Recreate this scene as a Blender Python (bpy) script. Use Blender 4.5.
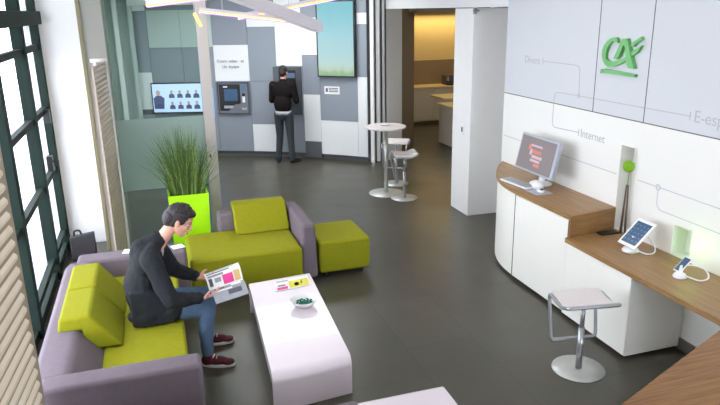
import bpy, bmesh, math, random
from mathutils import Vector, Matrix, Quaternion
S = bpy.context.scene
for o in list(bpy.data.objects): bpy.data.objects.remove(o)
C = S.collection
random.seed(7)
PI = math.pi
R = math.radians

# ------------------------------------------------ camera, world, lights, exposure
CAMH = 2.7
yaw, pit, roll = R(17.56), R(16.5), R(-0.985)
f = Vector((math.sin(yaw)*math.cos(pit), math.cos(yaw)*math.cos(pit), -math.sin(pit)))
r = Vector((math.cos(yaw), -math.sin(yaw), 0)); u = r.cross(f)
r2 = r*math.cos(roll)+u*math.sin(roll); u2 = -r*math.sin(roll)+u*math.cos(roll)
cd = bpy.data.cameras.new('camera'); cam = bpy.data.objects.new('camera', cd); C.objects.link(cam)
m = Matrix((r2, u2, -f)).transposed().to_4x4(); m.translation = (0, 0, CAMH); cam.matrix_world = m
cd.sensor_fit = 'HORIZONTAL'; cd.sensor_width = 36; cd.lens = 652/720*36; cd.clip_start = .05
S.camera = cam
S.view_settings.view_transform = 'Standard'; S.view_settings.look = 'None'
S.view_settings.gamma = 1; S.view_settings.exposure = 0.32; S.view_settings.use_curve_mapping = False
w = bpy.data.worlds.new('sky'); S.world = w; w.use_nodes = True
w.node_tree.nodes['Background'].inputs[0].default_value = (.90, .93, 1.0, 1)
w.node_tree.nodes['Background'].inputs[1].default_value = 7.6
def area(name, loc, rot, sx, sy, power, col):
    l = bpy.data.lights.new(name, 'AREA'); l.shape = 'RECTANGLE'; l.size = sx; l.size_y = sy; l.energy = power; l.color = col
    o = bpy.data.objects.new(name, l); o.location = loc; o.rotation_euler = rot; C.objects.link(o); return o
area('ceiling_lamp', (1.2, 2.6, 3.17), (0, 0, 0), 1.6, 1.6, 12, (1, .97, .93))
area('ceiling_lamp', (1.6, 6.2, 3.17), (0, 0, 0), 2.2, 2.0, 14, (1, .97, .94))
area('ceiling_lamp', (1.4, 10.4, 3.17), (0, 0, 0), 3.4, 1.4, 98, (.97, .98, 1))
area('ceiling_lamp', (3.2, 4.7, 3.17), (0, R(14), 0), .5, 2.6, 5, (1, .93, .8))
area('kitchen_lamp', (6.4, 14.72, 2.55), (0, 0, 0), 2.8, .25, 17, (1, .74, .36))
area('kitchen_lamp', (6.2, 13.0, 2.58), (0, 0, 0), 1.2, 1.2, 9, (1, .8, .5))
area('passage_lamp', (5.2, 9.5, 3.1), (0, 0, 0), .8, .8, 8, (1, .95, .9))

# ------------------------------------------------ materials
def srgb(c):
    return tuple(((x/255)/12.92 if x/255 <= .04045 else ((x/255+.055)/1.055)**2.4) for x in c)
def mat(name, rgb, rough=.6, metal=0, var=.06, scale=8, spec=.5, bump=0, bscale=60, emit=None, es=0, coat=0):
    m = bpy.data.materials.new(name); m.use_nodes = True; nt = m.node_tree; n = nt.nodes; b = n['Principled BSDF']
    c = srgb(rgb)
    b.inputs['Roughness'].default_value = rough; b.inputs['Metallic'].default_value = metal
    b.inputs['Specular IOR Level'].default_value = spec; b.inputs['Coat Weight'].default_value = coat
    tc = n.new('ShaderNodeTexCoord')
    if var:
        nz = n.new('ShaderNodeTexNoise'); nz.inputs['Scale'].default_value = scale; nz.inputs['Detail'].default_value = 4
        nt.links.new(tc.outputs['Object'], nz.inputs['Vector'])
        mx = n.new('ShaderNodeMix'); mx.data_type = 'RGBA'
        mx.inputs[6].default_value = tuple(x*(1-var) for x in c)+(1,); mx.inputs[7].default_value = tuple(min(1, x*(1+var)) for x in c)+(1,)
        nt.links.new(nz.outputs['Fac'], mx.inputs[0]); nt.links.new(mx.outputs[2], b.inputs['Base Color'])
    else: b.inputs['Base Color'].default_value = c+(1,)
    if bump:
        nz2 = n.new('ShaderNodeTexNoise'); nz2.inputs['Scale'].default_value = bscale; nt.links.new(tc.outputs['Object'], nz2.inputs['Vector'])
        bp = n.new('ShaderNodeBump'); bp.inputs['Strength'].default_value = bump; bp.inputs['Distance'].default_value = .01
        nt.links.new(nz2.outputs['Fac'], bp.inputs['Height']); nt.links.new(bp.outputs['Normal'], b.inputs['Normal'])
    if emit:
        b.inputs['Emission Color'].default_value = srgb(emit)+(1,); b.inputs['Emission Strength'].default_value = es
    return m
def wood(name, c1, c2, axis=1, scale=1.0, rough=.38):
    m = bpy.data.materials.new(name); m.use_nodes = True; nt = m.node_tree; n = nt.nodes; b = n['Principled BSDF']
    tc = n.new('ShaderNodeTexCoord'); mp = n.new('ShaderNodeMapping'); s = [22*scale]*3; s[axis] = 1.2*scale
    mp.inputs['Scale'].default_value = s; nt.links.new(tc.outputs['Object'], mp.inputs['Vector'])
    nz = n.new('ShaderNodeTexNoise'); nz.inputs['Scale'].default_value = 2.2; nz.inputs['Detail'].default_value = 7; nz.inputs['Roughness'].default_value = .65
    nt.links.new(mp.outputs[0], nz.inputs['Vector'])
    cr = n.new('ShaderNodeValToRGB'); cr.color_ramp.elements[0].position = .32; cr.color_ramp.elements[1].position = .7
    cr.color_ramp.elements[0].color = srgb(c1)+(1,); cr.color_ramp.elements[1].color = srgb(c2)+(1,)
    nt.links.new(nz.outputs['Fac'], cr.inputs[0]); nt.links.new(cr.outputs[0], b.inputs['Base Color'])
    b.inputs['Roughness'].default_value = rough
    return m
def glass(name, tint, clear, rough=.02, haze=None):
    # clear pane: transparent with a fresnel reflection; frosted film: transparent mixed with translucent and diffuse
    m = bpy.data.materials.new(name); m.use_nodes = True; nt = m.node_tree; n = nt.nodes
    for x in list(n):
        if x.type != 'OUTPUT_MATERIAL': n.remove(x)
    out = [x for x in n if x.type == 'OUTPUT_MATERIAL'][0]
    t = n.new('ShaderNodeBsdfTransparent'); t.inputs[0].default_value = srgb(tint)+(1,)
    g = n.new('ShaderNodeBsdfGlossy'); g.inputs['Roughness'].default_value = rough
    lw = n.new('ShaderNodeLayerWeight'); lw.inputs[0].default_value = .5
    pw = n.new('ShaderNodeMath'); pw.operation = 'POWER'; pw.inputs[1].default_value = 5; nt.links.new(lw.outputs['Facing'], pw.inputs[0])
    fr = n.new('ShaderNodeMath'); fr.operation = 'MULTIPLY_ADD'; fr.inputs[1].default_value = .45; fr.inputs[2].default_value = .025; nt.links.new(pw.outputs[0], fr.inputs[0])
    cur = t.outputs[0]
    if haze:
        d = n.new('ShaderNodeBsdfDiffuse'); d.inputs[0].default_value = srgb(haze)+(1,)
        tl = n.new('ShaderNodeBsdfTranslucent'); tl.inputs[0].default_value = srgb(haze)+(1,)
        m1 = n.new('ShaderNodeMixShader'); m1.inputs[0].default_value = .5
        nt.links.new(d.outputs[0], m1.inputs[1]); nt.links.new(tl.outputs[0], m1.inputs[2])
        m2 = n.new('ShaderNodeMixShader'); m2.inputs[0].default_value = 1-clear
        nt.links.new(cur, m2.inputs[1]); nt.links.new(m1.outputs[0], m2.inputs[2]); cur = m2.outputs[0]
    m3 = n.new('ShaderNodeMixShader'); nt.links.new(fr.outputs[0], m3.inputs[0]); nt.links.new(cur, m3.inputs[1]); nt.links.new(g.outputs[0], m3.inputs[2])
    nt.links.new(m3.outputs[0], out.inputs[0])
    return m
def floor_mat():
    m = mat('floor_tiles', (98, 98, 92), .34, var=0, spec=.5); nt = m.node_tree; n = nt.nodes; b = n['Principled BSDF']
    tc = n.new('ShaderNodeTexCoord'); mp = n.new('ShaderNodeMapping'); nt.links.new(tc.outputs['Object'], mp.inputs[0]); mp.inputs['Rotation'].default_value = (0, 0, PI/2)
    br = n.new('ShaderNodeTexBrick'); nt.links.new(mp.outputs[0], br.inputs['Vector'])
    br.inputs['Color1'].default_value = srgb((76, 73, 62))+(1,); br.inputs['Color2'].default_value = srgb((81, 78, 67))+(1,); br.inputs['Mortar'].default_value = srgb((64, 62, 55))+(1,)
    br.inputs['Scale'].default_value = 1; br.inputs['Mortar Size'].default_value = .004; br.inputs['Brick Width'].default_value = .9; br.inputs['Row Height'].default_value = .6
    nz = n.new('ShaderNodeTexNoise'); nz.inputs['Scale'].default_value = 2.5; nz.inputs['Detail'].default_value = 5; nt.links.new(tc.outputs['Object'], nz.inputs['Vector'])
    mr = n.new('ShaderNodeMapRange'); mr.inputs[3].default_value = .24; mr.inputs[4].default_value = .42; nt.links.new(nz.outputs['Fac'], mr.inputs[0]); nt.links.new(mr.outputs[0], b.inputs['Roughness'])
    mx = n.new('ShaderNodeMix'); mx.data_type = 'RGBA'; mx.blend_type = 'MULTIPLY'; mx.inputs[0].default_value = .25
    nt.links.new(br.outputs['Color'], mx.inputs[6]); nt.links.new(nz.outputs['Color'], mx.inputs[7]); nt.links.new(mx.outputs[2], b.inputs['Base Color'])
    return m
M = dict(
 floor=floor_mat(), ceil=mat('ceiling_paint', (225, 225, 222), .9, var=.02),
 wallwhite=mat('white_wall_panel', (238, 238, 232), .55, var=.015, scale=2), seam=mat('seam_shadow_gap', (95, 88, 90), .9),
 white=mat('white_paint', (235, 235, 233), .7, var=.02), pil=mat('warm_grey_pilaster', (150, 150, 140), .7, var=.03), jamb=mat('grey_white_jamb', (240, 239, 236), .6, var=.02),
 pgrey=mat('grey_wall_panel', (140, 148, 158), .45, var=.03, scale=2), pwhite=mat('pale_wall_panel', (232, 235, 236), .45, var=.015), pgreen=mat('pale_green_panel', (190, 203, 198), .45, var=.02),
 pdark=mat('dark_plinth', (92, 94, 98), .6), gap=mat('dark_gap', (70, 74, 80), .8),
 brown=mat('brown_wall', (132, 112, 88), .6, var=.04), kwall=mat('cream_kitchen_wall', (226, 205, 150), .7, var=.03), ksplash=mat('taupe_splashback', (140, 124, 100), .5),
 kcab=mat('kitchen_cabinet_white', (215, 208, 190), .5), ktop=mat('kitchen_worktop', (225, 205, 160), .4),
 green_frame=mat('dark_green_metal', (26, 40, 34), .7, 0, spec=.15, var=.05), brass=mat('pale_gold_trim', (128, 120, 88), .5, .2),
 grey_metal=mat('brushed_steel', (200, 201, 196), .42, .65, var=.05), chrome=mat('polished_steel', (176, 178, 180), .3, .85, var=.02), taupe=mat('beige_radiator', (225, 210, 188), .5, var=.03),
 pole=mat('pale_grey_post', (196, 190, 182), .5, var=.03),
 lime=mat('lime_fabric', (142, 142, 24), .88, var=.12, scale=30, spec=.2, bump=.25, bscale=350), mauve=mat('mauve_grey_fabric', (118, 108, 115), .9, var=.1, scale=30, spec=.2, bump=.25, bscale=350),
 feet=mat('dark_feet', (40, 38, 36), .5), table=mat('white_lacquer', (226, 216, 221), .25, var=.01, coat=.3),
 pot=mat('acid_green_planter', (178, 246, 10), .4, var=.03), soil=mat('dark_soil', (48, 38, 28), .95, bump=.5), 
 cab=mat('white_cabinet_laminate', (250, 249, 240), .35, var=.01), plinth=mat('counter_plinth', (96, 96, 92), .5), cabgrey=mat('pale_grey_end_panel', (244, 243, 236), .45, var=.02),
 oak=wood('oak_worktop', (134, 98, 56), (172, 134, 86), 1), oak_end=wood('oak_end_panel', (134, 96, 54), (160, 122, 76), 0, .6), oak_dark=wood('oak_desk', (112, 72, 36), (160, 116, 64), 0, 1.0, .45),
 seatwhite=mat('pale_seat_shell', (228, 220, 218), .4, var=.02), 
 black=mat('black_plastic', (28, 29, 31), .4, var=.05), dgrey=mat('dark_grey_metal', (88, 92, 98), .4, .2), bag=mat('black_bag', (34, 33, 36), .55, bump=.3, bscale=25), midgrey=mat('mid_grey_plastic', (130, 134, 140), .4),
 wplastic=mat('white_plastic', (238, 238, 240), .35, var=.01), silver=mat('silver_plastic', (176, 180, 190), .35, .2),
 line=mat('faint_grey_print', (196, 199, 202), .6, var=0), text=mat('faint_text_print', (184, 187, 190), .6, var=0), signtext=mat('grey_sign_text', (84, 88, 94), .6, var=0),
 logo=mat('metallic_green', (112, 178, 108), .3, .35, var=.2, scale=6),
 skin=mat('skin', (216, 160, 138), .55, var=.05, scale=20), hair=mat('dark_brown_hair', (34, 26, 24), .55, var=.3, scale=60, bump=.6, bscale=120), 
 jacket=mat('charcoal_wool', (42, 44, 47), .9, var=.15, scale=40, spec=.15, bump=.2, bscale=300), jeans=mat('blue_denim', (84, 106, 132), .85, var=.14, scale=25, spec=.15), shirt=mat('pale_shirt', (170, 172, 178), .8),
 djeans=mat('dark_denim', (58, 64, 68), .85, var=.15, scale=25, spec=.15), sweater=mat('black_sweater', (30, 26, 26), .9, var=.1, spec=.1),
 shoe=mat('dark_red_canvas', (84, 20, 34), .7, var=.15), sole=mat('white_rubber', (225, 222, 220), .6), sock=mat('dark_sock', (40, 38, 42), .9), bshoe=mat('black_shoe', (26, 25, 26), .5),
 eyew=mat('eye_white', (235, 235, 235), .3), eyed=mat('eye_iris', (45, 32, 26), .2), lip=mat('lips', (178, 104, 96), .5),
 clear=glass('window_glass', (248, 249, 252), 1), clear2=glass('partition_glass', (232, 242, 238), 1), frost=glass('frosted_film', (205, 220, 214), .22, .2, (196, 212, 206)),
 tv=mat('screen_pale_blue', (200, 215, 250), .4, var=0, emit=(186, 202, 252), es=.6), tvface=mat('screen_skin_tone', (190, 150, 150), .4, var=0, emit=(190, 150, 160), es=.5), tvsuit=mat('screen_dark_suit', (80, 80, 120), .4, var=0, emit=(70, 72, 112), es=.5),
 monscr=mat('monitor_screen', (112, 104, 104), .3, var=.03, emit=(140, 130, 132), es=.25), monorange=mat('screen_orange', (190, 115, 98), .4, var=0, emit=(190, 110, 95), es=.3), monpink=mat('screen_pink', (180, 155, 160), .4, var=0, emit=(185, 155, 160), es=.35),
 tabscr=mat('tablet_screen', (60, 84, 110), .15, var=.4, scale=18, emit=(55, 80, 110), es=.35), ticon=mat('screen_icon', (84, 106, 130), .3, var=0, emit=(72, 100, 128), es=.3),
 candy=mat('green_candy_wrapper', (20, 128, 104), .25, var=.3, scale=60), bowl=mat('white_ceramic', (242, 242, 242), .2, var=.01),
 paper=mat('white_paper', (236, 234, 230), .6, var=.02), paperg=mat('grey_print_page', (150, 152, 156), .6, var=.25, scale=25), pink=mat('pink_print', (222, 60, 140), .6, var=.1), pyellow=mat('yellow_print', (226, 214, 70), .6, var=.3, scale=30), ptan=mat('tan_print', (205, 170, 110), .6), pdk=mat('dark_print', (80, 80, 92), .6),
 ledg=mat('gold_led_strip', (255, 220, 120), .5, var=0, emit=(255, 205, 90), es=1.5), ledv=mat('violet_led_strip', (190, 130, 255), .5, var=0, emit=(170, 105, 230), es=.75),
 stick=mat('lamp_profile_white', (214, 208, 212), .5, var=.02), glow=mat('green_led_strip', (140, 255, 60), .5, var=0, emit=(130, 255, 50), es=1.6),
 blade=mat('grass_blade', (76, 106, 44), .6, var=.4, scale=6), blade2=mat('pale_grass_blade', (128, 152, 72), .6, var=.3, scale=6),
 flower=mat('lime_flower', (150, 205, 45), .8, var=.3, scale=80, bump=.8, bscale=150), vase=mat('dark_brown_vase', (88, 66, 56), .3, var=.1), stem=mat('flower_stem', (110, 150, 50), .6),
 pave=mat('outdoor_paving', (196, 194, 200), .9, var=.1, scale=3), facade=mat('street_facade', (232, 232, 236), .9, var=.05), dish=mat('blue_panel_glow', (90, 170, 250), .4, var=0, emit=(80, 160, 250), es=.9),
)
def sky_screen():
    m = bpy.data.materials.new('display_sky_field'); m.use_nodes = True; nt = m.node_tree; n = nt.nodes; b = n['Principled BSDF']
    tc = n.new('ShaderNodeTexCoord'); sp = n.new('ShaderNodeSeparateXYZ'); nt.links.new(tc.outputs['Generated'], sp.inputs[0])
    nz = n.new('ShaderNodeTexNoise'); nz.inputs['Scale'].default_value = 4; nt.links.new(tc.outputs['Generated'], nz.inputs['Vector'])
    ma = n.new('ShaderNodeMath'); ma.operation = 'MULTIPLY_ADD'; ma.inputs[1].default_value = .12; nt.links.new(nz.outputs['Fac'], ma.inputs[0]); nt.links.new(sp.outputs[2], ma.inputs[2])
    cr = n.new('ShaderNodeValToRGB'); e = cr.color_ramp.elements
    e[0].position = .06; e[0].color = srgb((150, 195, 150))+(1,); e[1].position = 1; e[1].color = srgb((130, 208, 222))+(1,)
    for p, c in ((.11, (170, 205, 165)), (.15, (205, 225, 205)), (.22, (200, 232, 230)), (.6, (175, 228, 238))):
        x = e.new(p); x.color = srgb(c)+(1,)
    nt.links.new(ma.outputs[0], cr.inputs[0]); nt.links.new(cr.outputs[0], b.inputs['Emission Color']); b.inputs['Emission Strength'].default_value = .66
    b.inputs['Base Color'].default_value = (.02, .02, .02, 1); b.inputs['Roughness'].default_value = .25
    return m
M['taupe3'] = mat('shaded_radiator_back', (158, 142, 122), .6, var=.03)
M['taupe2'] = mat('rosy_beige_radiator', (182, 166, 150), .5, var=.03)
M['atm'] = mat('dark_machine_grey', (116, 121, 130), .4)
M['sky'] = sky_screen()

# ------------------------------------------------ mesh helpers
class MB:
    def __init__(s): s.v = []; s.f = []; s.m = []
    def add(s, vs, fs, mi=0):
        k = len(s.v); s.v += [Vector(p) for p in vs]; s.f += [tuple(i+k for i in q) for q in fs]; s.m += [mi]*len(fs); return s
    def box(s, x0, x1, y0, y1, z0, z1, mi=0):
        return s.add([(x, y, z) for x in (x0, x1) for y in (y0, y1) for z in (z0, z1)], [(0, 1, 3, 2), (4, 6, 7, 5), (0, 4, 5, 1), (2, 3, 7, 6), (0, 2, 6, 4), (1, 5, 7, 3)], mi)
    def prism(s, pts, z0, z1, mi=0):      # plan polygon, counter-clockwise
        n = len(pts)
        return s.add([(x, y, z0) for x, y in pts]+[(x, y, z1) for x, y in pts], [tuple(range(n))[::-1], tuple(range(n, 2*n))]+[(i, (i+1) % n, n+(i+1) % n, n+i) for i in range(n)], mi)
    def poly(s, pts, d, mi=0):            # any planar polygon given a thickness vector
        n = len(pts); d = Vector(d); a = [Vector(p) for p in pts]
        return s.add(a+[p+d for p in a], [tuple(range(n))[::-1], tuple(range(n, 2*n))]+[(i, (i+1) % n, n+(i+1) % n, n+i) for i in range(n)], mi)
    def tube(s, pts, rad, seg=10, closed=False, mi=0, caps=True):
        pts = [Vector(p) for p in pts]; n = len(pts); rad = rad if isinstance(rad, (list, tuple)) else [rad]*n
        vs = []; prev = None
        for i in range(n):
            if closed: t = pts[(i+1) % n]-pts[i-1]
            else: t = pts[min(i+1, n-1)]-pts[max(i-1, 0)]
            t.normalize()
            if prev is None: a = t.orthogonal().normalized()
            else: a = (prev-t*prev.dot(t)); a = a.normalized() if a.length > 1e-6 else t.orthogonal().normalized()
            prev = a; b = t.cross(a)
            for k in range(seg): vs.append(pts[i]+(a*math.cos(2*PI*k/seg)+b*math.sin(2*PI*k/seg))*rad[i])
        fs = []
        for i in range(n if closed else n-1):
            j = (i+1) % n
            for k in range(seg): fs.append((i*seg+k, i*seg+(k+1) % seg, j*seg+(k+1) % seg, j*seg+k))
        if caps and not closed: fs += [tuple(range(seg))[::-1], tuple((n-1)*seg+k for k in range(seg))]
        return s.add(vs, fs, mi)
    def lathe(s, prof, c=(0, 0, 0), seg=32, mi=0):
        vs = []; n = len(prof)
        for rr, z in prof:
            for k in range(seg): vs.append((c[0]+rr*math.cos(2*PI*k/seg), c[1]+rr*math.sin(2*PI*k/seg), c[2]+z))
        fs = [(i*seg+k, i*seg+(k+1) % seg, (i+1)*seg+(k+1) % seg, (i+1)*seg+k) for i in range(n-1) for k in range(seg)]
        fs += [tuple(range(seg))[::-1], tuple((n-1)*seg+k for k in range(seg))]
        return s.add(vs, fs, mi)
    def ell(s, c, rad, rot=None, seg=16, ring=10, mi=0):
        c = Vector(c); q = rot if rot is not None else Quaternion(); vs = [c+q @ Vector((0, 0, rad[2]))]
        for i in range(1, ring):
            t = PI*i/ring
            for k in range(seg):
                a = 2*PI*k/seg; vs.append(c+q @ Vector((rad[0]*math.sin(t)*math.cos(a), rad[1]*math.sin(t)*math.sin(a), rad[2]*math.cos(t))))
        vs.append(c+q @ Vector((0, 0, -rad[2]))); L = len(vs)-1
        fs = [(0, 1+k, 1+(k+1) % seg) for k in range(seg)]
        fs += [(1+i*seg+k, 1+(i+1)*seg+k, 1+(i+1)*seg+(k+1) % seg, 1+i*seg+(k+1) % seg) for i in range(ring-2) for k in range(seg)]
        fs += [(L, 1+(ring-2)*seg+(k+1) % seg, 1+(ring-2)*seg+k) for k in range(seg)]
        return s.add(vs, fs, mi)
    def cap(s, a, b, ra, rb, mi=0):        # tapered capsule
        s.tube([a, b], [ra, rb], 14, mi=mi); s.ell(a, (ra,)*3, seg=14, ring=8, mi=mi); return s.ell(b, (rb,)*3, seg=14, ring=8, mi=mi)
    def chain(s, pts, rs, mi=0):
        for i in range(len(pts)-1): s.cap(pts[i], pts[i+1], rs[i], rs[i+1], mi)
        return s
    def build(s, name, mats, parent=None, bevel=0, smooth=False, kind=None, remesh=0, sm=4, label=None, segs=3):
        me = bpy.data.meshes.new(name)
        off = parent.get('_o') if parent is not None else None
        off = Vector(off) if off is not None else Vector((0, 0, 0))
        me.from_pydata([tuple(p-off) for p in s.v], [], s.f); me.update()
        bm = bmesh.new(); bm.from_mesh(me); bmesh.ops.recalc_face_normals(bm, faces=bm.faces); bm.to_mesh(me); bm.free()
        mats = mats if isinstance(mats, (list, tuple)) else [mats]
        for x in mats: me.materials.append(M[x] if isinstance(x, str) else x)
        for i, p in enumerate(me.polygons): p.material_index = s.m[i] if len(mats) > 1 else 0; p.use_smooth = smooth
        o = bpy.data.objects.new(name, me); C.objects.link(o)
        if parent is not None:
            o.parent = parent
            if parent.get('_o') is not None: o['_o'] = tuple(parent['_o'])
        if remesh:
            rm = o.modifiers.new('union', 'REMESH'); rm.mode = 'VOXEL'; rm.voxel_size = remesh; rm.use_smooth_shade = True
            if sm: k = o.modifiers.new('soften', 'SMOOTH'); k.factor = .5; k.iterations = sm
        if bevel:
            bv = o.modifiers.new('rounding', 'BEVEL'); bv.width = bevel; bv.segments = segs; bv.limit_method = 'ANGLE'; bv.angle_limit = R(40)
            for p in me.polygons: p.use_smooth = True
            wn = o.modifiers.new('normals', 'WEIGHTED_NORMAL'); wn.keep_sharp = True
        if kind: o['kind'] = kind
        if label: o['label'] = label
        return o
def thing(name, loc, label, cat, group=None, local=False):
    o = bpy.data.objects.new(name, None); C.objects.link(o); o.location = loc; o.empty_display_size = .1
    if not local: o['_o'] = loc
    o['label'] = label; o['category'] = cat
    if group: o['group'] = group
    return o
def tag(o, label, cat, group=None):
    o['label'] = label; o['category'] = cat
    if group: o['group'] = group
    return o
def struct(o): o['kind'] = 'structure'; return o
def copy_tree(o, parent=None):
    c = o.copy(); C.objects.link(c); c.parent = parent
    for ch in [x for x in bpy.data.objects if x.parent == o and x is not c]: copy_tree(ch, c)
    return c
def textobj(name, s, size, origin, xdir, ydir, matl, parent=None, ext=.001, align='LEFT'):
    cu = bpy.data.curves.new(name, 'FONT'); cu.body = s; cu.size = size; cu.extrude = ext; cu.align_x = align
    t = bpy.data.objects.new(name+'_t', cu); C.objects.link(t)
    dg = bpy.context.evaluated_depsgraph_get(); me = bpy.data.meshes.new_from_object(t.evaluated_get(dg)); bpy.data.objects.remove(t)
    x = Vector(xdir).normalized(); y = Vector(ydir).normalized(); z = x.cross(y)
    mm = Matrix((x, y, z)).transposed().to_4x4(); mm.translation = Vector(origin)
    me.transform(mm)
    if parent is not None and parent.get('_o') is not None: me.transform(Matrix.Translation(-Vector(parent['_o'])))
    me.materials.clear(); me.materials.append(M[matl]); o = bpy.data.objects.new(name, me); C.objects.link(o); o.parent = parent
    return o

# ------------------------------------------------ setting
struct(MB().box(-1.3, 8.2, -1.5, 15.4, -.1, 0).build('floor', 'floor'))
struct(MB().box(-1.5, 8.3, -1.7, 15.6, 3.2, 3.35).build('ceiling', 'ceil'))
struct(MB().box(-1.5, 1.4, -1.7, -1.5, 0, 3.2).box(3.88, 8.2, -1.7, -1.5, 0, 3.2).box(1.4, 3.88, -1.7, -1.5, 0, .3).box(1.4, 3.88, -1.7, -1.5, 2.7, 3.2).build('wall_front', 'white'))
w3 = bpy.data.objects.new('rear_fill_window', None); C.objects.link(w3); w3['kind'] = 'structure'  # unseen window opened behind the camera to add fill light
MB().box(1.4, 3.88, -1.62, -1.61, .3, 2.7).build('window_pane', 'clear', w3)
for x_ in (1.4, 2.6, 3.81): MB().box(x_, x_+.07, -1.66, -1.56, .3, 2.7).build('window_mullion', 'green_frame', w3)
WX = 3.9
M['upper'] = mat('dimmed_upper_panel', (210, 214, 217), .55, var=.015, scale=2)
# right wall with two display niches; panels above the long seam coloured dimmer and bluer for weaker light
b = MB().box(WX+.14, WX+.3, -1.5, 6.72, 0, 3.2)
N = [(4.46, 4.67, .75, 1.52), (3.78, 3.97, .75, 1.0)]
cuts = [-1.5, 3.78, 3.97, 4.46, 4.67, 6.72]
for a, c in zip(cuts, cuts[1:]):
    n = [q for q in N if abs(q[0]-a) < .001]
    if n: b.box(WX, WX+.14, a, c, 0, .75).box(WX, WX+.14, a, c, n[0][3], 1.752)
    else: b.box(WX, WX+.14, a, c, 0, 1.752)
b.box(WX, WX+.14, -1.5, 6.72, 1.752, 3.2, 2)
b.box(WX-.0015, WX, -1.5, 6.72, 1.748, 1.756, 1)
for y in (5.105, 4.436): b.box(WX-.0015, WX, y-.004, y+.004, 1.752, 3.2, 1)
for y in (2.2, 0.4): b.box(WX-.0015, WX, y-.004, y+.004, 1.752, 3.2, 1)
wr = struct(b.build('wall_right', ['wallwhite', 'seam', 'upper']))
struct(MB().box(WX-.015, WX, .2, 3.775, 0, .1).build('baseboard_right', 'plinth'))
# curved cash machine wall
AC = Vector((-1.71, 5.622)); AR = 7.668
def arc(h, rr=0): return (AC.x+(AR+rr)*math.sin(R(h)), AC.y+(AR+rr)*math.cos(R(h)))
def patch(b, h0, h1, z0, z1, r0, r1, mi=0):
    n = max(1, int((h1-h0)/1.2)); hs = [h0+(h1-h0)*i/n for i in range(n+1)]
    inner = [arc(h, r0) for h in hs]; outer = [arc(h, r1) for h in hs]
    b.prism(inner+outer[::-1], z0, z1, mi)
b = MB(); patch(b, 11.6, 44.6, .1, 3.2, .025, .2, 3); patch(b, 11.6, 44.6, 0, .1, .05, .2, 2)
G, W_, GR, K = 0, 1, 4, 2
cols = [(11.6, 13.4, [(.1, .84, G), (.84, .93, K), (.93, 1.63, W_), (1.63, 2.75, G), (2.75, 3.2, W_)]),
 (13.4, 17.9, [(.1, .84, G), (.84, 2.07, G), (2.07, 2.75, GR), (2.75, 3.2, G)]), (17.9, 22.3, [(.1, .84, G), (.84, 2.07, G), (2.07, 2.75, GR), (2.75, 3.2, G)]),
 (22.3, 27.3, [(.1, 1.44, G), (1.44, 2.11, W_), (2.11, 3.2, G)]),
 (27.3, 31.3, [(.1, .63, W_), (.63, 1.44, G), (1.44, 2.42, G), (2.42, 2.6, W_), (2.6, 3.2, G)]),
 (31.3, 35.1, [(.1, 1.72, G), (1.72, 3.2, W_)]),
 (35.1, 37.6, [(0.02, .33, K), (.33, 1.21, W_), (1.21, 1.92, G), (1.92, 2.58, W_), (2.58, 3.2, G)]),
 (37.6, 43.2, [(.1, .74, W_), (.74, 1.55, G), (1.55, 3.2, G)]),
 (43.2, 44.6, [(.1, 1.55, W_), (1.55, 2.45, G), (2.45, 2.65, W_), (2.65, 3.2, G)])]
for h0, h1, ps in cols:
    for z0, z1, mi in ps: patch(b, h0+.02, h1-.02, z0+.003, z1-.003, 0, .028, mi)
struct(b.build('wall_back', ['pgrey', 'pwhite', 'pdark', 'gap', 'pgreen']))
b = MB(); patch(b, 11.6, 21.9, 2.83, 3.2, -.35, -.001, 0); patch(b, 11.6, 13.4, 2.74, 2.83, -.06, -.001, 1); struct(b.build('trim_7', ['ceil', 'pwhite']))
# left end behind the glass
b = MB().box(-1.3, -.15, 13.2, 13.3, 0, 3.2).box(-1.3, -1.2, 8.4, 10.2, 0, 3.2).box(-1.3, -1.2, 11.4, 13.3, 0, 3.2).box(-1.3, -1.2, 10.2, 11.4, 2.5, 3.2).box(-1.3, -1.2, 10.2, 11.4, 0, 1)
struct(b.build('wall_passage', 'pgreen'))
struct(MB().box(-.50, -.42, 12.9, 13.1, 0, 3.2, 0).box(-.24, -.17, 12.98, 13.1, 0, 3.2, 1).build('trim_1', ['white', 'pgreen']))
w4 = bpy.data.objects.new('window_4', None); C.objects.link(w4); w4['kind'] = 'structure'
MB().box(-1.26, -1.25, 10.2, 11.4, 1, 2.5).build('window_pane', 'clear', w4)
for y_ in (10.2, 11.32): MB().box(-1.3, -1.22, y_, y_+.08, 1, 2.5).build('window_mullion', 'green_frame', w4)
# bright wall piece between window and pilaster, and the pilaster
struct(MB().box(-1.3, -.62, 8.22, 8.4, 0, 3.2).build('wall_left', 'white'))
struct(MB().box(-.62, -.405, 7.72, 8.4, 0, 3.2, 0).box(-.655, -.62, 7.70, 7.8, 0, 3.2, 1).build('trim_2', ['pil', 'brass']))
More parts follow.
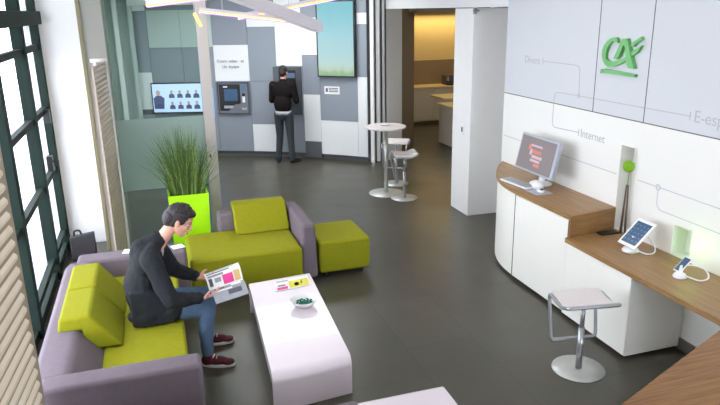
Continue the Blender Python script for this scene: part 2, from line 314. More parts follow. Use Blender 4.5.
# column, beam, kitchen passage
b = MB().prism([(3.91, 7.56), (4.6, 7.56), (4.6, 8.08), (3.91, 8.08)], 0, 2.69); struct(b.build('trim_3', 'jamb', bevel=.004))
b = MB().prism([(3.9, 6.72), (4.8, 6.72), (4.8, 8.08), (4.85, 11.35), (4.85, 11.7), (4.05, 11.2), (3.88, 8.1)], 2.70, 3.2); struct(b.build('trim_4', 'white'))
struct(MB().prism([(4.06, 11.12), (4.47, 11.42), (4.42, 11.75), (4.0, 11.4)], 0, 2.70).build('trim_5', 'jamb'))
struct(MB().prism([(4.47, 11.42), (4.93, 11.95), (5.9, 15.0), (5.6, 15.0), (4.75, 12.1), (4.42, 11.75)], 0, 2.7).build('wall_kitchen_left', 'brown'))
b = MB().box(5.6, 8.2, 15.0, 15.2, 0, 3.2, 0).box(5.6, 8.2, 14.985, 15.0, .9, 1.48, 1); struct(b.build('wall_kitchen_back', ['kwall', 'ksplash']))
struct(MB().box(8.1, 8.25, 7.9, 15.2, 0, 3.2).box(4.4, 8.2, 7.9, 8.05, 0, 3.2).box(4.62, 4.8, 6.5, 8.05, 0, 3.2).box(4.21, 4.8, 6.4, 6.5, 0, 3.2).build('wall_kitchen_right', 'white'))
struct(MB().prism([(4.72, 11.4), (8.2, 11.4), (8.2, 15.1), (5.4, 15.1), (4.72, 12.6)], 2.62, 2.75).build('trim_6', 'ksplash'))
# sliding partition leaves parked beside the curved wall
for i, (x, y) in enumerate([(3.745, 11.02), (3.86, 11.04), (3.97, 11.1)]):
    t = thing('sliding_partition_leaf', (x, y, 0), ['pale sliding partition leaf parked against the grey and white panelled wall', 'middle pale sliding partition leaf, between two parked leaves', 'pale sliding partition leaf nearest the kitchen opening'][i], 'partition', 'parked sliding partition leaves')
    q = Matrix.Rotation(R(-36), 3, 'Z')
    def pl(dx0, dx1, dy0, dy1, z0, z1):
        return [Vector((x, y, 0))+q @ Vector((a, c_, 0)) for a, c_ in ((dx0, dy0), (dx1, dy0), (dx1, dy1), (dx0, dy1))]
    MB().prism([(p.x, p.y) for p in pl(-.03, .035, 0, .35, 0, 0)], .02, 3.1).build('panel', ['jamb', 'white', 'jamb'][i], t)
    MB().prism([(p.x, p.y) for p in pl(.037, .05, .05, .3, 0, 0)], 0, 3.12).build('seal', 'gap', t)
# street side window wall
wt = bpy.data.objects.new('window_1', None); C.objects.link(wt); wt['kind'] = 'structure'; wt['_o'] = (-1.1, 4, 0); wt.location = (-1.1, 4, 0)
for y in (1.6, 3.0, 4.4, 5.70, 7.08, 8.08):
    MB().box(-1.21 if y < 8 else -1.18, -1.1, y, y+(.11 if y < 8 else .12), 0, 3.2).build('window_mullion', 'green_frame', wt, bevel=.006)
for y0, y1 in ((5.81, 7.08), (7.19, 8.08)):
    for k, (z0, z1) in enumerate(((0, .09), (.19, .25), (.96, 1.02), (1.65, 1.71), (2.33, 2.39))):
        MB().box(-1.18, -1.125, y0, y1, z0, z1).build('window_rail', 'green_frame', wt)
for y0, y1 in ((1.71, 3.0), (3.11, 4.4), (4.51, 5.70)):
    for z0, z1 in ((0, .09), (.96, 1.02), (2.33, 2.39)): MB().box(-1.18, -1.125, y0, y1, z0, z1).build('window_rail', 'green_frame', wt)
MB().box(-1.33, -1.06, 1.6, 8.19, 2.60, 2.74).build('window_transom', 'green_frame', wt, bevel=.01)
MB().box(-1.165, -1.155, 1.6, 8.19, .02, 3.2).build('window_pane', 'clear', wt)
MB().box(-1.115, -1.06, 7.43, 7.52, 1.1, 1.26).tube([(-1.08, 7.47, 1.2), (-1.0, 7.47, 1.2)], .012).build('window_handle', 'black', wt)
MB().box(-1.14, -1.08, 7.86, 7.93, 1.55, 1.7).build('window_handle', 'black', wt)
struct(MB().box(-1.3, -1.1, -1.5, 1.6, 0, 3.2).build('wall_side', 'white'))
struct(MB().box(-14, -1.31, -4, 20, -.12, -.02).build('floor_pavement', 'pave'))
# glass partition
gt = bpy.data.objects.new('window_2', None); C.objects.link(gt); gt['kind'] = 'structure'; gt['_o'] = (0, 7.9, 0); gt.location = (0, 7.9, 0)
MB().box(-.405, .58, 7.895, 7.905, 0, 3.2).build('glass_pane', 'clear2', gt)
MB().box(-.405, .58, 7.890, 7.8945, .69, 1.53).build('frosted_film', 'frost', gt)
MB().box(.575, .70, 7.86, 7.95, 0, 3.2, 0).build('post', 'pole', gt, bevel=.006)
MB().box(.605, .625, 7.855, 7.862, 1.02, 1.06).build('post_fitting', 'gap', gt)

# ------------------------------------------------ things on the curved wall
def hdir(h): n = Vector((math.sin(R(h)), math.cos(R(h)), 0)); t = Vector((math.cos(R(h)), -math.sin(R(h)), 0)); return t, n
class Loc:     # local frame on the curved wall: x along the wall to the right, y up, d towards the room
    def __init__(s, h, z, rr=0): s.o = Vector((*arc(h, rr), z)); s.t, s.n = hdir(h)
    def p(s, x, y, d=0): return s.o+s.t*x+Vector((0, 0, y))-s.n*d
    def slab(s, b, x0, x1, y0, y1, d0, d1, mi=0): return b.poly([s.p(x0, y0, d0), s.p(x1, y0, d0), s.p(x1, y1, d0), s.p(x0, y1, d0)], -s.n*(d1-d0), mi)
    def pol(s, b, pts, d0, d1, mi=0): return b.poly([s.p(x, y, d0) for x, y in pts], -s.n*(d1-d0), mi)
# television
L = Loc(17.0, 1.145); t = thing('wall_television', L.o, 'wide wall television showing a suited man and eight portraits, seen through the glass', 'television')
b = MB(); L.slab(b, -.51, .51, -.285, .285, .035, .075); bz = b.build('bezel', 'black', t)
b = MB(); L.slab(b, -.49, .49, -.265, .265, .075, .079, 0)
def bust(cx, cy, s, d):
    L.pol(b, [(cx+.032*s*math.cos(a*PI/6), cy+.05*s+.042*s*math.sin(a*PI/6)) for a in range(12)], d, d+.001, 1)
    L.pol(b, [(cx-.07*s, cy-.09*s), (cx+.07*s, cy-.09*s), (cx+.06*s, cy-.01*s), (cx+.02*s, cy+.012*s), (cx-.02*s, cy+.012*s), (cx-.06*s, cy-.01*s)], d, d+.0012, 2)
for i in range(4):
    for j in range(2): bust(-.13+i*.155, .075-j*.21, .8+.05*(i == 3), .079)
L.pol(b, [(-.385+.04*math.cos(a*PI/6), .10+.052*math.sin(a*PI/6)) for a in range(12)], .079, .080, 1)
L.pol(b, [(-.47, -.2), (-.29, -.2), (-.27, .0), (-.34, .05), (-.42, .05), (-.48, .0)], .079, .0802, 2)
b.build('screen', ['tv', 'tvface', 'tvsuit'], bz)
b = MB(); L = Loc(21.3, 1.06); L.slab(b, -.07, .07, -.3, .25, .0, .012); tag(b.build('blue_light_panel', 'dish'), 'narrow glowing blue panel between television and glass partition post', 'light panel')
# cash machine
L = Loc(24.85, 1.13); t = thing('cash_machine', L.o, 'grey built-in cash machine under the white lettered panel, beside the post', 'cash machine')
b = MB(); L.slab(b, -.31, .31, -.305, .305, .0, .06); b.build('fascia', 'atm', t, bevel=.008)
b = MB(); L.slab(b, -.29, .29, .275, .298, .06, .068); L.slab(b, -.29, .29, -.298, -.28, .06, .068); L.slab(b, -.305, -.285, -.3, .3, .06, .068); L.slab(b, .285, .305, -.3, .3, .06, .068); b.build('frame', 'gap', t)
b = MB(); L.pol(b, [(-.27, .26), (.14, .26), (.14, -.1), (.02, -.12), (-.1, -.24), (-.27, -.24)], .06, .066); b.build('recess_panel', 'black', t)
b = MB(); L.slab(b, -.17, .09, -.05, .17, .066, .07); b.build('screen', 'tabscr', t, label='dark cash machine screen')
b = MB(); L.slab(b, -.18, -.10, .2, .225, .066, .08); b.build('lamp', 'wplastic', t)
b = MB(); L.slab(b, -.18, .0, -.19, -.14, .066, .085); b.build('keypad', 'silver', t)
b = MB(); L.slab(b, .165, .25, .12, .25, .06, .066); L.slab(b, .18, .23, .18, .22, .066, .07, 0); b.build('card_instructions', 'ticon', t)
b = MB(); L.slab(b, .18, .23, -.08, .03, .06, .075); b.build('card_slot', 'wplastic', t)
b = MB(); L.slab(b, .175, .235, .04, .09, .06, .07); b.build('camera_eye', 'black', t)
b = MB(); L.slab(b, .16, .25, -.22, -.18, .06, .07); b.build('receipt_slot', 'silver', t)
# lettering above it
L = Loc(24.8, 1.76); t = thing('sign_lettering', L.o, 'two lines of small grey lettering on the white panel above the cash machine', 'lettering')
for wd_, x_, y_ in (('Cours', -.27, .03), ('video', -.04, .03), ('et', .19, .03), ('Un', -.17, -.07), ('équipe', -.05, -.07)): textobj('word', wd_, .075, L.p(x_, y_, .030), L.t, (0, 0, 1), 'signtext', t)
# deposit terminal the man uses
L = Loc(34.0, 1.33); t = thing('deposit_terminal', L.o, 'dark grey built-in terminal that the standing man is using', 'cash machine')
b = MB(); L.slab(b, -.42, .13, -.5, .38, .0, .05); b.build('fascia', 'dgrey', t, bevel=.008)
b = MB(); L.slab(b, -.30, .03, .1, .32, .05, .056); b.build('screen', 'black', t)
b = MB(); L.slab(b, -.2, .02, .18, .27, .056, .06); b.build('display', 'ticon', t)
b = MB(); L.slab(b, -.3, .04, -.02, .03, .05, .07); b.build('paper_slot', 'silver', t)
b = MB(); L.slab(b, -.25, .05, -.28, -.24, .05, .16); b.build('shelf', 'midgrey', t)
b = MB(); L.slab(b, .035, .06, -.13, -.11, .05, .06); b.build('indicator_light', 'glow', t, label='small green indicator light')
# portrait display
L = Loc(40.4, 2.2); t = thing('portrait_display', L.o, 'tall portrait screen showing pale blue sky over green field', 'screen')
b = MB(); L.slab(b, -.37, .37, -.66, .66, .03, .09); b.build('bezel', 'black', t)
b = MB(); L.slab(b, -.345, .345, -.635, .635, .09, .094); b.build('screen', 'sky', t)
L = Loc(39.4, 1.295); t = thing('wall_notice', L.o, 'small white notice plate on the grey panel under the portrait screen', 'sign')
b = MB(); L.slab(b, -.15, .15, -.07, .07, .0, .008); b.build('plate', 'wplastic', t)
b = MB(); 
for k in range(3): L.slab(b, -.06, .125, .03-.03*k, .045-.03*k, .008, .01)
L.slab(b, -.12, -.08, -.03, .04, .008, .01); b.build('printed_lines', 'signtext', t)

# ------------------------------------------------ right wall decoration
def wbox(b, y0, y1, z0, z1, d=.002, mi=0): return b.box(WX-d, WX, min(y0, y1), max(y0, y1), min(z0, z1), max(z0, z1), mi)
def wline(b, pts, wd=.008):
    P = []
    for i, p in enumerate(pts):       # round each inner corner
        if 0 < i < len(pts)-1:
            a, c_, d_ = Vector(pts[i-1]), Vector(p), Vector(pts[i+1]); rr = .07
            s_ = c_+(a-c_).normalized()*rr; e_ = c_+(d_-c_).normalized()*rr
            for k in range(7): tt = k/6; P.append((1-tt)**2*s_+2*tt*(1-tt)*c_+tt*tt*e_)
        else: P.append(Vector(p))
    for a, c_ in zip(P, P[1:]):
        n_ = (c_-a); 
        if n_.length < 1e-6: continue
        n_ = Vector((-n_.y, n_.x)).normalized()*wd/2
        b.poly([(WX, q.x, q.y) for q in (a-n_, c_-n_, c_+n_, a+n_)], (-.0015, 0, 0))
def ring(b, y, z, rr=.022):
    n = 16
    for k in range(n):
        a0, a1 = 2*PI*k/n, 2*PI*(k+1)/n
        b.poly([(WX, y+q*math.cos(a), z+q*math.sin(a)) for q, a in ((rr*.6, a0), (rr, a0), (rr, a1), (rr*.6, a1))], (-.002, 0, 0))
t = thing('wall_diagram', (WX, 5.3, 2.1), 'faint grey printed line diagram with words on the upper white wall', 'wall graphic')
b = MB(); wline(b, [(5.965, 2.155), (5.345, 2.155), (5.33, 1.89)]); wline(b, [(5.31, 1.872), (5.725, 1.868), (5.735, 1.51), (5.29, 1.525)]); wline(b, [(5.30, 1.872), (3.955, 1.878)]); ring(b, 5.33, 1.872); b.build('line', 'text', t)
for q_ in ((5.968, 5.976, 2.12, 2.19), (5.283, 5.291, 1.49, 1.56), (3.943, 3.95, 1.85, 1.91)): wbox(MB(), *q_).build('tick_mark', 'text', t)
for s_, y, z in (('Divers', 6.32, 2.12), ('Internet', 5.26, 1.49)): textobj('word', s_, .11, (WX-.0005, y, z), (0, -1, 0), (0, 0, 1), 'text', t)
textobj('word', 'E-espace', .13, (WX-.0005, 3.91, 1.84), (0, -1, 0), (0, 0, 1), 'text', t)
t = thing('wall_circuit_print', (WX, 4, 1.2), 'faint grey printed circuit lines running on the lower white wall above the low counter', 'wall graphic')
b = MB(); wline(b, [(6.68, 1.26), (4.70, 1.25)]); wline(b, [(4.43, 1.26), (2.6, 1.24)]); wline(b, [(4.185, 1.235), (4.18, 1.072), (2.6, 1.06)]); ring(b, 4.185, 1.256, .028); b.build('line', 'line', t)
# logo
t = thing('wall_logo', (WX, 4.75, 2.3), 'green metallic letters CA with an underline bar mounted on the white wall', 'logo')
Cc = [(4.807, 2.386), (4.821, 2.423), (4.852, 2.433), (4.884, 2.429), (4.925, 2.415), (4.959, 2.392), (4.99, 2.358), (5.009, 2.313), (5.006, 2.265), (4.986, 2.226), (4.955, 2.196), (4.921, 2.179), (4.885, 2.177), (4.849, 2.182), (4.756, 2.212), (4.669, 2.258), (4.60, 2.298), (4.563, 2.319), (4.54, 2.345), (4.521, 2.379), (4.565, 2.356), (4.614, 2.333), (4.689, 2.279), (4.735, 2.258), (4.787, 2.242), (4.84, 2.23), (4.891, 2.226), (4.93, 2.234), (4.953, 2.252), (4.957, 2.285), (4.949, 2.316), (4.935, 2.35), (4.912, 2.376), (4.89, 2.394), (4.871, 2.399), (4.84, 2.396)]
Aa = [(4.841, 2.253), (4.752, 2.422), (4.691, 2.428), (4.63, 2.30), (4.574, 2.197), (4.576, 2.186), (4.645, 2.186), (4.674, 2.235), (4.71, 2.362), (4.728, 2.373), (4.774, 2.274), (4.80, 2.252)]
Ff = [(4.643, 2.365), (4.639, 2.393), (4.532, 2.448), (4.519, 2.425), (4.593, 2.389), (4.611, 2.364)]
Bb = [(5.008, 2.113), (5.005, 2.149), (4.963, 2.156), (4.556, 2.139), (4.562, 2.116), (4.965, 2.122)]
for nm, P, d in (('letter_c', Cc, .03), ('letter_a', Aa, .038), ('letter_accent', Ff, .03), ('underline_bar', Bb, .03)):
    MB().poly([(WX, y, z) for y, z in P], (-d, 0, 0)).build(nm, 'logo', t)

# ------------------------------------------------ reception counters
YS = 4.60; YB = 4.69     # the step between the two counters runs slightly askew
def curve_front(off=0):
    p = [(3.378+off, YS), (3.375+off, 5.5)]
    bez = [Vector((3.375+off, 5.5)), Vector((3.375+off, 6.0)), Vector((3.62+off*.7, 6.35-off)), Vector((WX, 6.68-off))]
    for k in range(1, 15):
        q = k/14; v = (1-q)**3*bez[0]+3*q*(1-q)**2*bez[1]+3*q*q*(1-q)*bez[2]+q**3*bez[3]; p.append((v.x, v.y))
    return p
t = thing('reception_cabinet', (3.6, 5.5, 0), 'tall white reception cabinet with a curved far end, under the monitor', 'cabinet')
cf = curve_front(.0)
MB().prism([(WX-.003, YB+.002)]+[(x+.01, y+.002*(i==0)) for i, (x, y) in enumerate(cf[:-1])]+[(WX-.003, 6.66)], .03, .905).build('body', 'cab', t)
MB().prism([(WX-.02, YB+.002)]+[(x+.05, max(y-.03, YS+.002)) for x, y in cf[:-1]]+[(WX-.02, 6.6)], 0, .03).build('plinth', 'plinth', t)
MB().prism([(3.375, YS+.02), (3.384, YS+.02), (3.382, 5.495), (3.374, 5.495)], .035, .895).build('door', 'cab', t, bevel=.002)
MB().box(3.370, 3.3865, 5.496, 5.501, .035, .9).build('door_gap', 'seam', t)
MB().box(3.374, 3.388, YS+.010, YS+.016, .035, .9).build('door_gap', 'seam', t)
t = thing('reception_worktop', (3.6, 5.5, .905), 'higher oak worktop with rounded far end carrying the monitor', 'worktop')
ct = curve_front(-.012)
MB().prism([(WX-.002, YB)]+ct[:-1]+[(WX-.002, 6.68)], .908, .95).build('top', 'oak', t, bevel=.003)
MB().prism([(3.366, YS-.03), (WX-.002, YB-.03), (WX-.002, YB-.001), (3.366, YS-.001)], .752, .95).build('end_panel', 'oak_end', t, bevel=.002)
t = thing('low_cabinet', (3.6, 4.2, 0), 'low white cabinet with grey end panel under the oak display shelf', 'cabinet')
MB().box(3.36, WX-.002, 3.765, YS-.002, .03, .706).build('body', 'cab', t)
MB().box(3.41, WX-.02, 3.82, YS-.002, 0, .03).build('plinth', 'plinth', t)
MB().box(3.352, 3.359, 3.76, YS-.012, .035, .7).build('door', 'cab', t, bevel=.002)
MB().box(3.36, WX-.002, 3.757, 3.764, .03, .706).build('end_panel', 'cabgrey', t)
t = thing('display_worktop', (3.6, 3.6, .71), 'long lower oak worktop carrying the tablet, phone and tall vase', 'worktop')
MB().prism([(3.335, 2.74), (WX-.002, 2.74), (WX-.002, YB-.002), (3.335, YS-.002)], .708, .75).build('top', 'oak', t, bevel=.003)
MB().box(3.5, WX-.02, 2.78, 2.82, 0, .708).build('support_panel', 'cab', t)

# near desk at the bottom right
t = thing('oak_desk', (2.9, 2.0, 0), 'oak desk top filling the bottom right corner, closest to the viewer', 'desk')
d1, d2 = Vector((1.895, 2.11)), Vector((2.9, 2.529)); dd = (d2-d1).normalized(); nn = Vector((dd.y, -dd.x))
A0 = d1-dd*.75; A1 = d1+dd*1.35
MB().prism([tuple(p) for p in (A0+nn*.75, A1+nn*.75, A1, A0)], .905, .95).build('desk_top', 'oak_dark', t, bevel=.003)
for k in (.2, 2.0):
    q = A0+dd*k+nn*.08; MB().prism([tuple(p) for p in (q+nn*.6, q+nn*.6+dd*.05, q+dd*.05, q)], 0, .905).build('desk_leg', 'cab', t)

# monitor, keyboard, mouse
t = thing('computer_monitor', (3.72, 5.6, .95), 'silver flat computer monitor on the high oak worktop', 'monitor')
tilt = math.atan2(.08, .35); cx = Vector((3.66, 5.62, 1.25)); yv = Vector((math.sin(tilt), 0, math.cos(tilt))); xv = Vector((0, -1, 0)); zv = xv.cross(yv)   # zv faces the room
def mslab(b, x0, x1, y0, y1, d0, d1, mi=0): return b.poly([cx+xv*a+yv*c_+zv*d0 for a, c_ in ((x0, y0), (x1, y0), (x1, y1), (x0, y1))], zv*(d1-d0), mi)
b = MB(); mslab(b, -.335, .335, -.185, .19, -.04, 0); cas = b.build('casing', 'silver', t, bevel=.006)
b = MB(); mslab(b, -.31, .295, -.165, .17, .0, .003, 0)
for x, y, w_, h_, mi in ((-.13, .065, .05, .05, 1), (-.02, .09, .2, .02, 2), (.0, .03, .16, .035, 1), (.02, -.02, .18, .03, 2), (0, -.06, .17, .025, 2), (.04, -.1, .1, .03, 1), (-.1, .02, .04, .06, 2)): mslab(b, x-w_/2, x+w_/2, y-h_/2, y+h_/2, .003, .0036, mi)
b.build('screen', ['monscr', 'monorange', 'monpink'], cas)
MB().tube([(3.72, 5.62, 1.12), (3.74, 5.61, 1.05), (3.73, 5.6, .965)], [.03, .03, .035]).build('neck', 'wplastic', t, smooth=True)
MB().lathe([(.11, 0), (.115, .008), (.1, .018), (.04, .03)], (3.72, 5.6, .951)).build('base', 'wplastic', t, smooth=True)
MB().lathe([(.05, 0), (.065, .03), (.05, .065), (.0, .075)], (3.6, 5.46, .951)).build('round_speaker', 'wplastic', t, smooth=True)
b = MB(); q = Matrix.Rotation(R(6), 3, 'Z')
def rp(c, pts): return [Vector(c)+q @ Vector(p) for p in pts]
t = thing('computer_keyboard', (3.505, 5.68, .951), 'pale grey keyboard lying in front of the monitor', 'keyboard')
b.poly(rp((3.505, 5.68, .953), [(-.07, -.22, 0), (.07, -.22, 0), (.07, .22, 0), (-.07, .22, 0)]), (0, 0, .015)); b.build('case', 'wplastic', t, bevel=.004)
b = MB()
for i in range(4):
    for j in range(13): b.poly(rp((3.505, 5.68, .968), [(-.058+i*.03, -.2+j*.031, 0), (-.034+i*.03, -.2+j*.031, 0), (-.034+i*.03, -.175+j*.031, 0), (-.058+i*.03, -.175+j*.031, 0)]), (0, 0, .004))
b.build('keys', 'silver', t)
o = MB().box(3.44, 3.63, 5.24, 5.44, .951, .954).build('mouse_mat', 'silver'); tag(o, 'thin pale mouse mat on the high oak worktop', 'mouse mat')
t = thing('computer_mouse', (3.55, 5.34, .955), 'small dark and white computer mouse beside the keyboard', 'mouse')
MB().ell((3.55, 5.34, .963), (.032, .052, .02)).build('shell', 'wplastic', t, smooth=True); MB().ell((3.55, 5.325, .972), (.02, .025, .014)).build('button', 'black', t, smooth=True)

def rounded(pts, rr, closed, n=6):
    P = []; L_ = len(pts)
    for i in range(L_):
        p = Vector(pts[i])
        if not closed and i in (0, L_-1): P.append(p); continue
        a = Vector(pts[i-1]); c_ = Vector(pts[(i+1) % L_]); s_ = p+(a-p).normalized()*rr; e_ = p+(c_-p).normalized()*rr
        for k in range(n+1): q_ = k/n; P.append((1-q_)**2*s_+2*q_*(1-q_)*p+q_*q_*e_)
    return P
# tablet and phone on display stands
def device(name, label, c, ctr, w_, h_, ax_top, scr, parts_cable):
    t = thing(name, (c[0], c[1], .751), label, 'tablet' if 'tablet' in name else 'phone')
    up = Vector(ax_top).normalized(); xd = Vector((0, -1, 0)); zd = xd.cross(up).normalized(); ctr = Vector(ctr)
    def sl(b, x0, x1, y0, y1, d0, d1, mi=0): return b.poly([ctr+xd*a+up*e+zd*d0 for a, e in ((x0, y0), (x1, y0), (x1, y1), (x0, y1))], zd*(d1-d0), mi)
    b = MB(); sl(b, -w_/2, w_/2, -h_/2, h_/2, -.009, 0); cas = b.build('casing', 'wplastic', t, bevel=.004)
    m_ = .1*w_; b = MB(); sl(b, -w_/2+m_, w_/2-m_, -h_/2+m_*1.3, h_/2-m_*1.3, 0, .001, 0)
    for i in range(4):
        for j in range(5): sl(b, -w_*.34+i*w_*.2, -w_*.26+i*w_*.2, -h_*.3+j*h_*.14, -h_*.3+j*h_*.14+w_*.06, .001, .0014, 1)
    b.build('screen', ['tabscr', 'ticon'], cas)
    k = w_/.17; s_ = .6+.4*k
    MB().lathe([(.062*s_, 0), (.064*s_, .01), (.05*s_, .028), (.03*s_, .038), (.0, .04)], (c[0], c[1], .751)).build('stand_base', 'wplastic', t, smooth=True)
    MB().tube([(c[0], c[1], .78), ctr-zd*.012-up*h_*.1], [.018*s_, .022*s_]).build('stand_arm', 'wplastic', t, smooth=True)
    MB().tube(rounded(parts_cable, .035, False), .006, 8).build('cable', 'wplastic', t, smooth=True)
def loop(c, e, s_):
    return [(c[0]+.0, c[1]-.03, .765), (c[0]+.05, c[1]-.11*s_, .757), (c[0]+.11*s_, c[1]-.13*s_, .78), (c[0]+.13*s_, c[1]-.07*s_, .83), (c[0]+.10*s_, c[1]-.0, .86), e]
device('display_tablet', 'white tablet on a white display stand on lower oak worktop', (3.64, 4.13), (3.675, 4.12, .905), .205, .27, (.2, 0, .19), 'tabscr', [(3.66, 4.10, .77), (3.70, 4.0, .757), (3.76, 3.98, .77), (3.78, 4.02, .82), (3.74, 4.08, .90), (3.715, 4.1, .915)])
device('display_phone', 'small white phone on a white display stand beside the green glowing niche', (3.61, 3.56), (3.665, 3.60, .83), .072, .14, (.1, 0, .09), 'tabscr', [(3.63, 3.53, .77), (3.68, 3.43, .757), (3.75, 3.42, .775), (3.77, 3.48, .82), (3.72, 3.56, .835), (3.68, 3.585, .825)])
# niche lights: a green one in the small niche
t = thing('niche_light', (WX+.02, 3.79, .76), 'green glowing light strip set in the small wall niche behind the phone', 'light')
MB().box(WX+.015, WX+.03, 3.785, 3.79, .76, .98).build('strip', 'glow', t)
gl = bpy.data.lights.new('green_spill', 'POINT'); gl.energy = .35; gl.color = (.45, 1, .15); gl.shadow_soft_size = .04
go = bpy.data.objects.new('green_spill', gl); go.location = (WX-.1, 3.68, .93); C.objects.link(go)
# vase
t = thing('tall_vase', (3.86, 4.5, .751), 'tall slender dark brown twin-tube vase in front of the tall niche', 'vase')
for dy in (-.022, .022): MB().tube([(3.86, 4.5+dy*1.3, .752), (3.86, 4.5+dy, .9), (3.86, 4.5+dy*.45, 1.2)], [.011, .010, .006], 12).build('tube', 'vase', t, smooth=True)
t = thing('ball_flower', (3.86, 4.5, 1.0), 'lime green ball flower on a thin stem standing in the tall vase', 'flower')
MB().tube([(3.86, 4.5, 1.19), (3.865, 4.5, 1.28), (3.87, 4.503, 1.33)], .004, 8).build('stem', 'stem', t)
b = MB(); b.ell((3.86, 4.505, 1.365), (.042,)*3)
for k in range(160):
    a = math.acos(1-2*(k+.5)/160); p_ = k*2.39996; d_ = Vector((math.sin(a)*math.cos(p_), math.sin(a)*math.sin(p_), math.cos(a))); c_ = Vector((3.86, 4.505, 1.365))
    b.tube([c_+d_*.035, c_+d_*.053], [.004, .002], 5)
b.build('flower_head', 'flower', t)
o = MB().box(3.66, 3.84, 4.52, 4.595, .751, .765).build('desk_plate', 'black', bevel=.003); tag(o, 'small flat black plate at the foot of the high oak end panel', 'plate')

# ------------------------------------------------ bar stools
def make_stool(h, label, loc, rz, group=None):
    t = thing('bar_stool', loc, label, 'stool', group, local=True)
    MB().lathe([(.195, 0), (.2, .003), (.198, .01), (.02, .014), (.0, .014)], seg=48).build('base', 'grey_metal', t, smooth=True)
    MB().tube([(0, 0, .012), (0, 0, h*.62)], .024, 16).tube([(0, 0, h*.6), (0, 0, h-.03)], .017, 16).build('column', 'chrome', t, smooth=True)
    MB().box(-.06, .06, -.06, .06, h-.035, h-.02).build('mount', 'grey_metal', t)
    w_ = .2
    path = [(-w_, -.17, h+.03), (w_, -.17, h+.03), (w_, -.05, h-.015), (w_, .13, h+.005), (w_*.95, .19, h-.02), (w_*.92, .12, h-.37), (-w_*.92, .12, h-.37), (-w_*.95, .19, h-.02), (-w_, .13, h+.005), (-w_, -.05, h-.015)]
    MB().tube(rounded(path, .035, True), .014, 10, closed=True).build('frame', 'chrome', t, smooth=True)
    b = MB(); n = 12; prof = []
    for k in range(n+1):
        y = -.165+k/n*.33; prof.append((y, h+.018*math.cos((y+.0)/.16*PI*.5)**2*-1+.012+.025*max(0, (-y-.08)/.09)))
    vs = [(sx*w_*.94, y, z+dz) for dz in (0, .014) for y, z in prof for sx in (-1, 1)]
    m_ = 2*(n+1); fs = []
    for k in range(n):
        a = 2*k; fs += [(a, a+1, a+3, a+2), (m_+a, m_+a+2, m_+a+3, m_+a+1), (a, a+2, m_+a+2, m_+a), (a+1, m_+a+1, m_+a+3, a+3)]
    fs += [(0, m_, m_+1, 1), (2*n, 2*n+1, m_+2*n+1, m_+2*n)]
    b.add(vs, fs); b.build('seat', 'seatwhite', t, smooth=False, bevel=.004)
    t.rotation_euler = (0, 0, R(rz)); return t
make_stool(.575, 'white-seated steel bar stool standing alone by the low white cabinet', (2.94, 3.76, 0), -10, 'steel bar stools')
make_stool(.66, 'steel bar stool in front of the round bar table', (3.44, 8.68, 0), 78, 'steel bar stools')
make_stool(.66, 'steel bar stool behind the round bar table, partly hidden by it', (3.62, 9.5, 0), 150, 'steel bar stools')
t = thing('bar_table', (3.28, 9.03, 0), 'round high bar table with a steel pole and disc base', 'table')
MB().lathe([(.26, 0), (.265, .004), (.26, .012), (.03, .018), (0, .018)], (3.28, 9.03, 0), 48).build('base', 'grey_metal', t, smooth=True)
MB().tube([(3.28, 9.03, .015), (3.28, 9.03, 1.0)], .033, 18).build('pole', 'grey_metal', t, smooth=True)
MB().lathe([(.27, 0), (.30, .01), (.30, .03), (.29, .035), (0, .035)], (3.28, 9.03, 1.0), 48).build('table_top', 'seatwhite', t)
o = MB().lathe([(.05, 0), (.075, .02), (.078, .025), (.06, .02), (.0, .008)], (3.28, 9.08, 1.036), 24).build('small_dish', 'bowl', smooth=True); tag(o, 'small white dish on top of the round bar table', 'dish')

# ------------------------------------------------ sofas
def foot(t, x, y, z=.06): MB().tube([(x, y, 0), (x, y, z+.02)], .022, 12).build('foot', 'feet', t)
t = thing('sofa', (-.3, 4.9, 0), 'lime and mauve sofa on which the young man sits', 'sofa')
MB().box(-.5, .07, 3.88, 5.9, .06, .42).build('seat', 'lime', t, bevel=.03)
MB().poly([(x, 3.88, z) for x, z in ((-.88, .06), (-.88, .55), (-.82, .60), (-.66, .60), (-.46, .36), (-.46, .06))], (0, 2.02, 0)).build('backrest', 'mauve', t, bevel=.04)
for y0, y1 in ((4.50, 5.03), (5.04, 5.57)):
    P = [(-.78, .585), (-.76, .69), (-.56, .70), (-.36, .425), (-.62, .425), (-.62, .585)]
    MB().poly([(x, y0, z) for x, z in P], (0, y1-y0, 0)).build('back_cushion', 'lime', t, bevel=.025)
MB().box(-.80, .135, 3.72, 3.90, .05, .61).build('armrest', 'mauve', t, bevel=.03)
MB().box(-.32, .03, 3.695, 3.721, .07, .30).build('outer_panel', 'lime', t, bevel=.01, label='lime lower panel on the near arm')
MB().box(-.78, .17, 5.9, 6.13, .05, .59).build('armrest', 'mauve', t, bevel=.035)
for x, y in ((-.7, 3.8), (.05, 3.8), (-.7, 6.0), (.05, 6.0)): foot(t, x, y)
t = thing('corner_sofa', (.8, 6.3, 0), 'lime and mauve sofa by the green planter, behind the coffee table', 'sofa')
MB().box(.2, 1.30, 6.03, 6.86, .06, .42).build('seat', 'lime', t, bevel=.035)
MB().box(.56, 1.30, 6.87, 7.08, .06, .60).build('backrest', 'mauve', t, bevel=.035)
P = [(7.06, .60), (7.03, .70), (6.86, .70), (6.62, .425), (6.86, .425), (6.86, .60)]
MB().poly([(.72, y, z) for y, z in P], (.58, 0, 0)).build('back_cushion', 'lime', t, bevel=.025)
